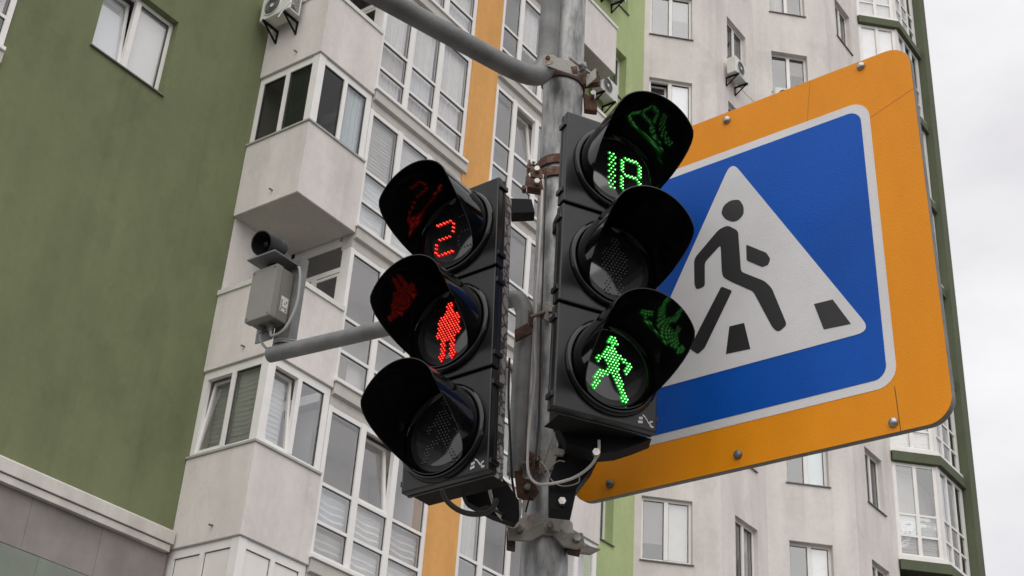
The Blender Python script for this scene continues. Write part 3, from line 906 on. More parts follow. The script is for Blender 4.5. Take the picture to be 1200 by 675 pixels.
def band(z, h, r_extra, arc=(0, 360), material='rust', name='clamp_band', ears=(), tilt=0, bolts=True, th=.005):
    """steel strap round the pole; ears: list of (angle, length) radial lugs with a bolt"""
    c = pl(pole_xy(z))
    mb = MB()
    n = 36
    a0, a1 = arc
    ri, ro = PR + r_extra, PR + r_extra + th
    V = []
    N = n + 1
    for i in range(N):
        a = rad(a0 + (a1 - a0) * i / n)
        ca, sa = math.cos(a), math.sin(a)
        dz = tilt * ca
        for r_, zz in ((ri, -h / 2), (ro, -h / 2), (ro, h / 2), (ri, h / 2)):
            V.append(c + Vector((r_ * ca, r_ * sa, zz + dz)))
    Fs = []
    for i in range(n):
        for k in range(4):
            k2 = (k + 1) % 4
            Fs.append((i * 4 + k, (i + 1) * 4 + k, (i + 1) * 4 + k2, i * 4 + k2))
    Fs += [(0, 1, 2, 3), (n * 4 + 3, n * 4 + 2, n * 4 + 1, n * 4)]
    mb.add(V, Fs)
    for ang, ln in ears:
        a = rad(ang); d = Vector((math.cos(a), math.sin(a), 0)); t_ = Vector((-d.y, d.x, 0))
        for s in (-1, 1):
            p0 = c + d * ri + t_ * (s * .009 - .0025)
            mb.prism([p0 + Vector((0, 0, -h / 2)), p0 + d * ln + Vector((0, 0, -h / 2)), p0 + d * ln + Vector((0, 0, h / 2)), p0 + Vector((0, 0, h / 2))], t_ * .005)
    b = mb.build(name, material, pole, smooth=35)
    for ang, ln in ears:
        a = rad(ang); d = Vector((math.cos(a), math.sin(a), 0)); t_ = Vector((-d.y, d.x, 0))
        for zz in ((-.0,) if h < .035 else (0,)):
            p0 = c + d * (ri + ln * .6) + Vector((0, 0, zz))
            q = MB().tube([p0 - t_ * .030, p0 + t_ * .030], .0045, 10)
            q.tube([p0 - t_ * .024, p0 - t_ * .015], .0095, 6); q.tube([p0 + t_ * .015, p0 + t_ * .024], .0095, 6)
            q.build('bolt', 'bolt_steel', b)
    return b

# angle convention: 0 = +X (photo right), 270 = towards the camera
band(4.066, .036, .001, (170, 380), 'dark_rust', ears=((-18, .045),), tilt=-.006)
band(3.775, .026, .002, (175, 365), 'rust', ears=((188, .03),))
band(3.735, .026, .002, (175, 365), 'rust', ears=((186, .032),))
band(3.33, .028, .001, (170, 370), 'clamp_steel')
band(2.925, .05, .0015, (160, 380), 'clamp_steel', ears=((190, .03),))
lowc = band(2.775, .034, .003, (175, 365), 'clamp_steel', ears=())

def plate(pts, D, th, name, material, parent, bevel=.0015, back=0.0):
    """flat plate cut to an outline, standing upright at the depth D of the pole side it is bolted to"""
    P = []
    for x, y in pts:
        d = ray(x, y)
        P.append(CAM + d * (D / d.y))
    org = parent.matrix_world.translation if parent else Vector()
    return P

bpy.context.view_layer.update()
def px_plate(pts, Y, th, name, material, parent, origin, bevel=.002):
    P = []
    for x, y in pts:
        d = ray(x, y)
        P.append(CAM + d * (Y / d.y) - Vector(origin))
    return MB().prism(P, (0, th, 0)).build(name, material, parent, bevel=bevel)
PO = (.1521, PD, .13)
def px_bolt(x, y, Y, r, name, material, parent, origin, l=.012, seg=6, d=Vector((-.15, -1, -.1))):
    dd = ray(x, y)
    p = CAM + dd * (Y / dd.y) - Vector(origin)
    return MB().tube([p + Vector((0, .01, 0)), p + d.normalized() * l], r, seg).build(name, material, parent)

# lower saddle clamp with its two bolted ends
sad = px_plate([(594, 614), (607, 613), (618, 620), (632, 612), (650, 612), (664, 624), (683, 624), (686, 640), (676, 643), (660, 640), (648, 627), (636, 626), (622, 634), (596, 632)],
               PD - PR - .012, .010, 'saddle_clamp', 'clamp_steel', pole, PO)
px_bolt(609, 621, PD - PR - .014, .0085, 'bolt', 'bolt_dark', sad, PO)
px_bolt(677, 631, PD - PR - .014, .0090, 'bolt', 'bolt_steel', sad, PO)
px_plate([(594, 620), (604, 630), (604, 642), (594, 640)], PD - PR + .002, .03, 'clamp_end', 'dark_rust', sad, PO)
px_plate([(664, 632), (681, 638), (680, 648), (666, 645)], PD - PR + .002, .03, 'clamp_end', 'dark_rust', sad, PO)
px_plate([(636, 618), (644, 602), (663, 607), (655, 623)], PD - PR - .03, .006, 'bracket_foot', 'clamp_steel', sad, PO)
px_bolt(645, 616, PD - PR - .034, .008, 'bolt', 'bolt_dark', sad, PO)
px_plate([(677, 636), (704, 643), (692, 649), (676, 647)], PD - .02, .012, 'strap_tail', 'clamp_steel', sad, PO)
# middle clamp of the pipe: rusty wing plates and bolts
mid = px_plate([(604, 531), (612, 546), (614, 586), (606, 582), (603, 556)], PD - PR - .03, .006, 'wing_plate', 'dark_rust', pole, PO)
px_plate([(619, 527), (633, 535), (640, 552), (632, 556), (619, 548)], PD - PR - .020, .008, 'wing_plate', 'rust', pole, PO)
px_bolt(629, 539, PD - PR - .022, .006, 'bolt', 'bolt_dark', mid, PO)
px_plate([(611, 560), (625, 562), (632, 576), (625, 586), (610, 584)], PD - PR - .022, .008, 'wing_plate', 'dark_rust', pole, PO)
px_bolt(619, 572, PD - PR - .026, .008, 'bolt', 'bolt_dark', mid, PO)
MB().tube([at(609, 544, PD - .11) - Vector(PO), at(622, 542, PD - .07) - Vector(PO)], .005, 8).build('bolt', 'bolt_dark', mid)
# upper pipe clamp: grey strap, threaded rods and plate
up = px_plate([(637, 65), (648, 64), (653, 67), (665, 70), (673, 72), (687, 72), (688, 82), (675, 89), (669, 87), (652, 81), (641, 77), (637, 79)], 2.982, .008, 'strap', 'clamp_steel', pole, PO)
MB().tube([at(667, 67, 2.93) - Vector(PO), at(694, 88, 3.02) - Vector(PO)], .0048, 8).build('threaded_rod', 'bolt_steel', up, smooth=60)
MB().tube([at(681, 78, 2.970) - Vector(PO), at(684, 80, 2.980) - Vector(PO)], .010, 6).build('nut', 'bolt_dark', up)
px_plate([(686, 90), (698.5, 79), (699, 91), (687, 101)], 3.0, .005, 'strap_end', 'clamp_steel', up, PO)
px_bolt(642, 68, 2.980, .006, 'rivet', 'rust', up, PO, l=.004, seg=10)
px_plate([(669, 78), (676, 77), (677, 86), (671, 86)], 2.9805, .001, 'rust_patch', 'rust', up, PO, bevel=0)
px_plate([(638, 66), (648, 65.5), (648, 74), (639, 76)], 2.9808, .001, 'rust_patch', 'clamp_rust', up, PO, bevel=0)
px_plate([(684, 108), (700, 118), (700, 130), (685, 128)], PD - .02, .02, 'clamp_tail', 'dark_rust', pole, PO)
px_bolt(695.5, 111, PD - .03, .0075, 'bolt', 'bolt_steel', pole, PO)
# rusty band lugs
lg_ = px_plate([(622, 194), (634, 197), (637, 209), (622, 207)], PD - PR - .03, .03, 'clamp_lug', 'rust', pole, PO)
px_plate([(618, 208), (635, 210), (637, 222), (618, 219)], PD - PR - .03, .03, 'clamp_lug', 'dark_rust', pole, PO)
px_bolt(630, 199.5, PD - PR - .034, .0075, 'bolt', 'bolt_steel', lg_, PO)
px_bolt(630, 214, PD - PR - .034, .0075, 'bolt', 'bolt_steel', lg_, PO)
px_bolt(614.5, 222, PD - PR - .034, .006, 'bolt', 'dark_rust', lg_, PO)
# middle strap that grips the elbow pipe
st = px_plate([(603, 386), (618, 378), (624, 384), (624, 390), (604, 400)], PD - PR - .055, .008, 'pipe_strap', 'dark_rust', pole, PO)
px_plate([(617, 361), (625, 367), (625, 384), (617, 376)], PD - PR - .03, .006, 'strap_end', 'dark_rust', pole, PO)
px_plate([(632, 357), (643, 362), (643, 378), (632, 370)], PD - PR - .015, .006, 'strap_end', 'bolt_dark', pole, PO)
MB().tube([at(621, 372, PD - .12) - Vector(PO), at(640, 365, PD - .06) - Vector(PO)], .0045, 8).build('bolt', 'bolt_dark', st, smooth=60)

# ================================================================ BRACKET ARMS
def arm(name, pts, r, material, label, org):
    o = MB().tube([Vector(p) - Vector(org) for p in pts], r, 24).build(name, material, None, smooth=50)
    o.location = org
    return tag(o, label, 'bracket arm', 'pipe arms clamped to the pole')
ue = Vector((.050, 3.02, 0))
ud = Vector((-.447, -.278, .035)).normalized()
ub = Vector((.012, 2.985, 4.015))
pts = [Vector((.052, 3.03, 6.5)), Vector((.050, 3.025, 4.5)), Vector((.050, 3.02, 4.12))]
pts += spline([Vector((.050, 3.02, 4.10)), Vector((.046, 3.016, 4.05)), Vector((.028, 3.0, 4.008)), Vector((-.012, 2.972, 3.99)), Vector((-.06, 2.945, 3.99))], 7)
pts += [Vector((-.06, 2.945, 3.99)) + ud * s for s in (.1, .4, .9, 2.2)]
pts2 = [pts[0]]
for p in pts[1:]:
    if (p - pts2[-1]).length > .004: pts2.append(p)
rr_ = [.027 if p.z > 4.11 else .0275 for p in pts2]
arm('bracket_arm', pts2, .0275, 'pipe_paint', 'grey bent pipe arm rising to the upper left from the pole top', (.05, 3.02, 4.0))

ld = Vector((-.628, .40, .005)).normalized()
pts = [Vector((.040, 3.035, 2.88)), Vector((.038, 3.035, 3.0)), Vector((.036, 3.035, 3.24))]
pts += spline([Vector((.036, 3.035, 3.27)), Vector((.033, 3.036, 3.31)), Vector((.016, 3.044, 3.345)), Vector((-.02, 3.066, 3.35))], 6)
pts += [Vector((-.02, 3.066, 3.35)) + ld * s for s in (.1, .4, .735)]
pts2 = [pts[0]]
for p in pts[1:]:
    if (p - pts2[-1]).length > .004: pts2.append(p)
larm = arm('bracket_arm', pts2, .0215, 'grey_pipe', 'grey pipe arm holding the horn and grey box left of the signals', (.04, 3.035, 3.0))
LO = Vector((.04, 3.035, 3.0))
AE = pts2[-1]                                 # free end of the arm

# ================================================================ BOX + HORN on the end of the arm
# post: short upright and plate standing on the arm end
ap = AE - ld * .03 + Vector((0, 0, .02))
BD = math.hypot(ap.x, ap.y)
def yoff(p): return Vector(p)
post = MB()
R_ = Matrix.Rotation(rad(90 - 128), 3, 'Z')          # plate faces like the sign and signals
def LP(x, y, z): return ap + R_ @ Vector((x, y, z)) - LO
def lbox(mb, a, b):
    V = [LP(x, y, z) for z in (a[2], b[2]) for (x, y) in ((a[0], a[1]), (b[0], a[1]), (b[0], b[1]), (a[0], b[1]))]
    mb.add(V, [(0, 3, 2, 1), (4, 5, 6, 7), (0, 1, 5, 4), (1, 2, 6, 5), (2, 3, 7, 6), (3, 0, 4, 7)])
lbox(post, (-.030, .0, -.02), (.030, .004, .278))
lbox(post, (-.030, .0041, -.02), (-.026, .03, .278)); lbox(post, (.026, .0041, -.02), (.030, .03, .278))
lbox(post, (-.080, -.098, .244), (.028, -.0005, .248))
lbox(post, (-.095, -.006, .03), (-.03, -.002, .085))
post.build('mounting_post', 'grey_pipe', larm)
wr = MB()
for q in (0, .006):
    wr.tube([LP(.036 * math.cos(t_ * .5236), .015 + .022 * math.sin(t_ * .5236), .012 + q + .004 * math.sin(t_)) for t_ in range(13)], .0025, 6)
wr.build('wire_tie', 'cable_grey', larm)

bx = empty('control_box', ap + R_ @ Vector((-.030, -.002, .060)), rad(90 - 128))
bx.scale = (.86, .9, .86)
tag(bx, 'grey metal control box with a paper label at the end of the pipe arm', 'control box')
MB().box((-.052, -.050, 0), (.055, -.001, .185)).build('casing', 'box_grey', bx, bevel=.004)
MB().box((-.054, -.078, -.002), (.057, -.0505, .187)).build('lid', 'box_lid', bx, bevel=.004)
lab = MB().box((.0551, -.040, .035), (.0558, -.010, .088)).build('paper_label', 'paper', bx)
rows = MB()
for i in range(6):
    for j in range(4):
        if random.random() < .6:
            rows.box((.0559, -.038 + j * .0066, .038 + i * .008), (.0562, -.0335 + j * .0066, .0435 + i * .008))
rows.build('print', 'ink', lab)
for gx, gy in ((-.022, -.03), (.018, -.03)):
    gl_ = MB().tube([(gx, gy, 0), (gx, gy, -.012)], .011, 8); gl_.tube([(gx, gy, -.012), (gx, gy, -.026)], .008, 12)
    gl_.build('cable_gland', 'box_grey', bx)
for sx in (-.045, .048):
    for sz in (.008, .175):
        MB().tube([(sx, -.0785, sz), (sx, -.0805, sz)], .003, 8).build('lid_screw', 'bolt_dark', bx)
bw_ = lambda x, y, z: ap + R_ @ Vector((-.030 + x * .86, -.002 + y * .9, .060 + z * .80))
c1 = MB().tube(spline([bw_(.018, -.03, -.02), bw_(.03, -.03, -.05), bw_(.07, -.02, -.03), bw_(.088, -.005, .06), bw_(.083, .0, .15), bw_(.072, .0, .215), bw_(.055, .0, .235)], 8), .0040, 10).build('cable', 'cable_grey', None, smooth=60)
tag(c1, 'grey cable looping from the control box up along its post', 'cable')
c2 = MB().tube(spline([bw_(-.022, -.03, -.02), bw_(-.02, -.028, -.055), bw_(.0, -.005, -.085), bw_(.03, .02, -.092)], 8), .0036, 10).build('cable', 'cable_grey', None, smooth=60)
tag(c2, 'short grey cable from the control box down to the pipe arm', 'cable')

hp = ap + R_ @ Vector((-.030, -.060, .256))
hn = empty('horn_speaker', hp, rad(90 - 122))
hn.scale = (.82, .72, .82)
hn.rotation_euler = (rad(20), 0, rad(90 - 122))
tag(hn, 'black round horn loudspeaker on a small shelf above the grey control box', 'loudspeaker')
def lathe_y(prof, n=32):
    """profile (y, r) revolved about the local Y axis at height z0"""
    V = []
    for y, r in prof:
        V += [(r * math.cos(6.28318 * i / n), y, .047 + r * math.sin(6.28318 * i / n)) for i in range(n)]
    Fs = [(k * n + i, k * n + (i + 1) % n, (k + 1) * n + (i + 1) % n, (k + 1) * n + i) for k in range(len(prof) - 1) for i in range(n)]
    return MB().add(V, Fs)
lathe_y([(.075, .001), (.075, .028), (.030, .030), (.026, .040), (-.045, .044), (-.047, .0435), (-.047, .040), (-.02, .036), (.02, .012), (.025, .001)]).build('bell', 'horn_black', hn, smooth=40)
lathe_y([(.03, .014), (-.012, .012), (-.020, .009), (-.022, .001)]).build('phase_plug', 'horn_black', hn, smooth=40)
MB().box((-.018, .005, -.024), (.018, .04, .012)).build('foot', 'horn_black', hn)

# ================================================================ TRAFFIC SIGNALS
WALK = ["....##.....", "...####....", "...####....", "....##.....", "...####....", "..######...", ".########..", "##.####.##.", "#..####..##", "...####.##.", "...#####...", "..###.##...", ".###..###..", ".##....##..", "##.....##..", "##......##.", "##......###"]
STAND = ["...##...", "..####..", "...##...", "..####..", ".######.", "########", "########", "########", ".######.", ".######.", ".######.", ".##..##.", ".##..##.", ".##..##.", ".##..##.", ".##..##."]
D2 = ["#####.", ".....#", ".....#", ".....#", ".####.", "#.....", "#.....", "#.....", ".#####"]
D8 = [".####.", "#....#", "#....#", "#....#", ".####.", "#....#", "#....#", "#....#", ".####."]
D1 = ["##"] * 12
D8 = [".####.", "#....#", "#....#", "#....#", "#....#", ".####.", "#....#", "#....#", "#....#", "#....#", ".####."]
def dots(bmp, p, cx=0.0, cz=0.0, stagger=.25, py=None):
    H, Wd = len(bmp), len(bmp[0]); out = []
    py = py or p
    for j, row in enumerate(bmp):
        for i, c in enumerate(row):
            if c == '#':
                out.append((cx + (i - (Wd - 1) / 2) * p + (stagger * p if j % 2 else -stagger * p), cz + ((H - 1) / 2 - j) * py))
    return out

def figure(caps, p=.0078, ox=0.0, oz=0.0):
    """LED grid points that fall inside a figure drawn as thick strokes (x0, z0, x1, z1, radius)"""
    out = []
    rows = int(.2 / (p * .87))
    for j in range(-rows // 2, rows // 2 + 1):
        for i in range(-14, 15):
            x, z = i * p + (p / 2 if j % 2 else 0), j * p * .87
            for x0, z0, x1, z1, r_ in caps:
                d = Vector((x1 - x0, z1 - z0)); q = Vector((x - x0, z - z0))
                t_ = max(0, min(1, q.dot(d) / max(d.length_squared, 1e-9)))
                if (q - d * t_).length <= r_:
                    out.append((x + ox + random.uniform(-.0003, .0003), z + oz)); break
    return out
WALKER = [(0, .069, 0, .070, .0125), (-.002, .040, .003, -.004, .0165), (-.014, .036, -.040, .012, .0065), (.018, .036, .044, .016, .0065), (.044, .016, .036, -.002, .0065),
          (-.004, -.010, -.036, -.026, .0090), (-.036, -.026, -.045, -.058, .0080), (.009, -.010, .021, -.042, .0092), (.021, -.042, .036, -.076, .0088)]
STANDER = [(0, .060, 0, .061, .0105), (-.016, .032, .016, .032, .0110), (0, .034, 0, -.008, .0190), (-.025, .026, -.027, -.010, .0060), (.025, .026, .027, -.010, .0060),
           (-.011, -.010, -.014, -.068, .0082), (.011, -.010, .014, -.068, .0082)]

def dome(mb, x, y, z, r, dep, n=8):
    V = [(x + r * math.cos(6.2832 * i / n), y, z + r * math.sin(6.2832 * i / n)) for i in range(n)]
    V += [(x + r * .66 * math.cos(6.2832 * i / n), y - dep * .75, z + r * .66 * math.sin(6.2832 * i / n)) for i in range(n)] + [(x, y - dep, z)]
    mb.add(V, [(i, (i + 1) % n, n + (i + 1) % n, n + i) for i in range(n)] + [(n + i, n + (i + 1) % n, 2 * n) for i in range(n)])

def visor_mesh(r0, r1, Lmax, Lmin, y0, n=56, mrows=10, th=.0022, power=.8):
    """hood round the lens: long at the top, falling away to the sides and the bottom; slightly flared"""
    mb = MB()
    def Lf(ph):
        ph = abs((ph + math.pi) % (2 * math.pi) - math.pi)
        t_ = min(1, max(0, (ph - rad(68)) / rad(76)))
        return Lmin + (Lmax - Lmin) * (1 - t_ * t_ * (3 - 2 * t_))
    idx = {}
    for side, dr in ((0, 0), (1, -th)):
        for i in range(n):
            ph = 2 * math.pi * i / n
            for j in range(mrows + 1):
                t_ = j / mrows
                y = y0 - Lf(ph) * t_
                r = r0 + (r1 - r0) * (Lf(ph) * t_ / Lmax) + dr
                idx[(side, i, j)] = len(mb.v)
                mb.v.append((r * math.sin(ph), y, r * math.cos(ph)))
    for i in range(n):
        i2 = (i + 1) % n
        for j in range(mrows):
            mb.f.append((idx[(0, i, j)], idx[(0, i2, j)], idx[(0, i2, j + 1)], idx[(0, i, j + 1)]))
            mb.f.append((idx[(1, i, j + 1)], idx[(1, i2, j + 1)], idx[(1, i2, j)], idx[(1, i, j)]))
        mb.f.append((idx[(0, i, mrows)], idx[(0, i2, mrows)], idx[(1, i2, mrows)], idx[(1, i, mrows)]))
        mb.f.append((idx[(1, i, 0)], idx[(1, i2, 0)], idx[(0, i2, 0)], idx[(0, i, 0)]))
    return mb

def ring_mesh(prof, n=56, z0=0):
    V = []
    for y, r in prof:
        V += [(r * math.sin(6.283185 * i / n), y, z0 + r * math.cos(6.283185 * i / n)) for i in range(n)]
    return MB().add(V, [(k * n + i, k * n + (i + 1) % n, (k + 1) * n + (i + 1) % n, (k + 1) * n + i) for k in range(len(prof) - 1) for i in range(n)])

def signal(pos, th, s, w, label, faces, depth=.024, scratch=False, VL=.165, ox=0.0, roll=0.0, rear=.072, inset=.02, eh=.5, lk=.92):
    o = empty('traffic_signal', pos, rad(90 - th))
    o.rotation_euler = (0, -rad(roll), rad(90 - th))
    tag(o, label, 'traffic light', 'pedestrian signal heads on the pole')
    o['label'] = label
    hw = w / 2
    xl, xr = ox - hw, ox + hw
    rl = .092 * s / .25 * lk
    for q, (kind, bmp) in enumerate(faces):
        cz = (1 - q) * s
        hz = s / 2 - .0022
        zt_, zb_ = (eh * s if q == 0 else hz), (-eh * s if q == 2 else -hz)
        hb = MB()
        hb.box((xl, .014, zb_), (xr, depth, zt_))
        sec = hb.build('section', 'black_plastic', o, bevel=.004, loc=(0, 0, cz))
        MB().box((xl + .001, -.006, zb_ + .0012), (xr - .001, .0135, zt_ - .0012)).build('door', 'black_plastic', sec, bevel=.0035)
        # hinge and latch lugs on both edges
        for sx in (-1, 1):
            for sz in (-.36, .36):
                MB().box((ox + sx * hw - .004, -.004, sz * s - .006), (ox + sx * hw + .004, .026, sz * s + .006)).build('hinge_lug', 'black_plastic', sec, bevel=.0015)
        ring_mesh([(-.006, rl * 1.30), (-.014, rl * 1.29), (-.018, rl * 1.24), (-.018, rl * 1.185), (-.012, rl * 1.16), (-.010, rl * 1.12), (-.015, rl * 1.09), (-.010, rl * 1.03), (-.004, rl * 1.0)]).build('bezel', 'black_gloss', sec, smooth=45)
        visor_mesh(rl * 1.15, rl * 1.19, VL, .012, -.010).build('visor', 'black_gloss', sec, smooth=40)
        # gently domed lens
        ring_mesh([(-.0045, rl * 1.03), (-.0065, rl * .8), (-.0080, rl * .5), (-.0088, rl * .02)]).build('lens', 'lens', sec, smooth=60)
        ly = -.0085
        if kind == 'off':
            mb = MB()
            for x, z in bmp: dome(mb, x, ly + .001, z, .0021, .0025)
            mb.build('led_symbol', 'led_off', sec)['kind'] = 'stuff'
        else:
            mb, mc = MB(), MB()
            for x, z in bmp['on']:
                dome(mb, x, ly + .001, z, .0037, .003); dome(mc, x + .0006, ly - .0015, z - .0006, .0014, .0017, 6)
            mb.build('led_symbol', 'led_' + kind, sec)['kind'] = 'stuff'
            mc.build('led_cores', 'led_%s_core' % kind, sec)['kind'] = 'stuff'
            if bmp.get('off'):
                md = MB()
                for x, z in bmp['off']: dome(md, x, ly + .001, z, .0020, .0025)
                md.build('unlit_leds', 'led_off', sec)['kind'] = 'stuff'
        if q == 2:
            # maker's mark: small bar and hook in worn white print
            mk = MB()
            x0, z0, y_ = xr - .047, zb_ + .008, -.0066
            def quad(pts): mk.prism([(x0 + a, y_, z0 + b) for a, b in pts], (0, -.0006, 0))
            quad([(0, .004), (.011, .006), (.011, .012), (0, .010)])
            quad([(.002, .013), (.011, .015), (.011, .021), (.002, .019)])
            arc = [(.011 + .022 * t_, .013 + .010 * math.sin((t_ - .5) * -3.1)) for t_ in [i / 8 for i in range(9)]]
            for i in range(8):
                (a0, b0), (a1, b1) = arc[i], arc[i + 1]
                quad([(a0, b0), (a1, b1), (a1, b1 + .004), (a0, b0 + .004)])
            for i in range(8):
                a0, a1 = 1.2 + i * .55, 1.2 + (i + 1) * .55
                quad([(.033 + .0035 * math.cos(a0), .009 + .0045 * math.sin(a0)), (.033 + .0065 * math.cos(a0), .009 + .008 * math.sin(a0)),
                      (.033 + .0065 * math.cos(a1), .009 + .008 * math.sin(a1)), (.033 + .0035 * math.cos(a1), .009 + .0045 * math.sin(a1))])
            mk.build('maker_mark', 'mark_white', sec)
    # rear body, narrower than the doors
    zt_, zb_ = s + eh * s - .012, -s - eh * s + .004
    MB().prism([(xl + inset, depth + .0005, zb_), (xr - inset, depth + .0005, zb_), (xr - inset - .004, rear, zb_), (xl + inset + .004, rear, zb_)], (0, 0, zt_ - zb_)).build('rear_body', 'scratched_paint' if scratch else 'black_plastic', o, bevel=.004)
    MB().box((xl + inset - .004, depth + .0002, zb_ - .002), (xr - inset + .004, rear + .004, zb_ - .0005)).build('bottom_plate', 'black_bracket', o)
    return o

pw = .0098
L_POS, L_TH, L_S = Vector((-.1297, 2.824, 3.127)), 127.0, .2575
R_POS, R_TH, R_S = Vector((.2178, 2.690, 3.242)), 67.0, .2525
lsig = signal(L_POS, L_TH, L_S, .232, 'three-section pedestrian signal on the left showing a red figure',
       [('red', dict(on=dots(D2, .0095, -.028, -.004, 0, .0110) + dots(D2, .0095, -.0235, -.0075, 0, .0110), off=dots(D2, .0085, .036, -.004, 0, .0112))),
        ('red', dict(on=figure(STANDER, .0072, 0, -.004))),
        ('off', figure(WALKER, .0085))], scratch=True, roll=2.6, rear=.075, inset=.016, eh=.455, ox=.008, VL=.160)
rsig = signal(R_POS, R_TH, R_S, .244, 'three-section pedestrian signal on the right showing a green walking figure',
       [('green', dict(on=dots(D1, .0100, -.014, -.004, .25, .0084) + dots(D8, .0092, .033, -.004, 0, .0090) + dots(D8, .0092, .0375, -.0075, 0, .0090))),
        ('off', figure(STANDER, .0085)),
        ('green', dict(on=figure([tuple(c * .90 for c in q[:4]) + (q[4] * .97,) for q in WALKER], .0075)))], roll=.3, rear=.092, inset=.034, eh=.49, ox=-.010, VL=.175)

# ---- brackets that hold the signals (parts of the signals)
def wl(o, p):
    return o.matrix_world.inverted() @ Vector(p)
bpy.context.view_layer.update()
def bracket_between(o, pA, pB, w, h, name='bracket', material='black_bracket'):
    a, b = wl(o, pA), wl(o, pB)
    d = (b - a); t_ = d.cross(Vector((0, 0, 1))).normalized() * (w / 2); uz = Vector((0, 0, h / 2))
    return MB().prism([a - t_ - uz, a + t_ - uz, a + t_ + uz, a - t_ + uz], d).build(name, material, o, bevel=.003)
def sig_pt(pos, th, x, y, z):
    return Vector(pos) + Matrix.Rotation(rad(90 - th), 3, 'Z') @ Vector((x, y, z))
pt = pole_xy(3.68)
def hplate(o, pts, Y, th, name='bracket_plate', material='black_bracket'):
    P = []
    for x, y in pts:
        d = ray(x, y)
        P.append(wl(o, CAM + d * (Y / d.y)))
    e = o.matrix_world.to_3x3().inverted() @ Vector((0, th, 0))
    return MB().prism(P, e).build(name, material, o, bevel=.002)
hplate(lsig, [(598, 232), (623, 233), (627, 249), (600, 250)], 2.98, .04)
hplate(lsig, [(540, 570), (548, 588), (577, 603), (602, 612), (609, 604), (608, 586), (596, 568), (582, 550)], 2.95, .035)
bracket_between(rsig, sig_pt(R_POS, R_TH, -.03, .055, .30), Vector((.115, 3.05, 3.56)), .05, .036)
RO = tuple(R_POS)
def rplate(pts, Y, th, name='bracket_plate', material='black_bracket'):
    P = []
    for x, y in pts:
        d = ray(x, y)
        P.append(wl(rsig, CAM + d * (Y / d.y)))
    e = rsig.matrix_world.to_3x3().inverted() @ Vector((0, th, 0))
    return MB().prism(P, e).build(name, material, rsig, bevel=.002)
bpt = rplate([(648, 488), (706, 498), (708, 520), (694, 548), (676, 572), (670, 600), (644, 597), (644, 560), (652, 536), (656, 510)], 2.86, .05)
hplate(rsig, [(646, 483), (764, 514), (744, 522), (722, 529), (700, 531), (664, 520)], 2.765, .05, 'terminal_cover')
for x, y, r in ((699, 531, .0085), (659, 588, .0085)):
    d = ray(x, y); p = CAM + d * ((2.755 if y < 560 else 2.855) / d.y)
    MB().tube([wl(rsig, p + Vector((0, .01, 0))), wl(rsig, p + Vector((-.001, -.010, -.001)))], r, 6).build('bolt', 'bolt_steel', bpt)
    bpt.children[-1].parent = bpt
rplate([(648, 524), (664, 527), (660, 534), (650, 533)], 2.85, .01, 'bracket_tab', 'clamp_steel')

# ================================================================ CROSSING SIGN
SC = Vector((.50855, 2.77107, 3.28373)); SR = Vector((.76818, -.64024, .00157)); SU = Vector((-.03517, -.03975, .99859)); SN = Vector((-.63927, -.76715, -.05305))
sg = bpy.data.objects.new('crossing_sign', None); COL.objects.link(sg)
ms = Matrix((SR, -SN, SU)).transposed().to_4x4(); ms.translation = SC
sg.matrix_world = ms
tag(sg, 'blue and white pedestrian crossing sign on an orange panel beside the right signal', 'road sign')
def rrect(x0, x1, z0, z1, r, n=10):
    out = []
    for cx, cz, a0 in ((x1 - r, z1 - r, 0), (x0 + r, z1 - r, 90), (x0 + r, z0 + r, 180), (x1 - r, z0 + r, 270)):
        out += [(cx + r * math.cos(rad(a0 + 90 * i / n)), cz + r * math.sin(rad(a0 + 90 * i / n))) for i in range(n + 1)]
    return out
def slab(poly, y0, y1, name, material, parent=sg, bevel=0):
    return MB().prism([(x, y0, z) for x, z in poly], (0, y1 - y0, 0)).build(name, material, parent, bevel=bevel)
def rounded(poly, rs, n=7):
    out = []
    N = len(poly)
    for i in range(N):
        p0, p, p1 = Vector(poly[i - 1]), Vector(poly[i]), Vector(poly[(i + 1) % N])
        r = rs[i] if isinstance(rs, (list, tuple)) else rs
        if r <= 0: out.append(tuple(p)); continue
        d0, d1 = (p0 - p), (p1 - p)
        r = min(r, d0.length * .48, d1.length * .48)
        a, b = p + d0.normalized() * r, p + d1.normalized() * r
        for k in range(n + 1):
            t_ = k / n
            out.append(tuple(a * (1 - t_) ** 2 + p * 2 * t_ * (1 - t_) + b * t_ * t_))
    return out
back = slab(rrect(-.457, .457, -.450, .460, .055), .0016, .018, 'panel', 'panel_edge', bevel=.001)
slab(rrect(-.4562, .4562, -.4492, .4592, .0545), 0, .0015, 'orange_film', 'sign_orange')
slab(rrect(-.4555, .4555, -.4485, .4585, .0535), .0182, .021, 'back_sheet', 'aluminium')
bord = slab(rrect(-.35, .35, -.35, .35, .045), -.0008, -.0001, 'border', 'sign_white')
slab(rrect(-.329, .329, -.329, .329, .030), -.0016, -.0009, 'blue_field', 'sign_blue')
TRI = rounded([(0, .316), (-.306, -.217), (.306, -.217)], .035)
slab(TRI, -.0024, -.0017, 'white_triangle', 'sign_white')
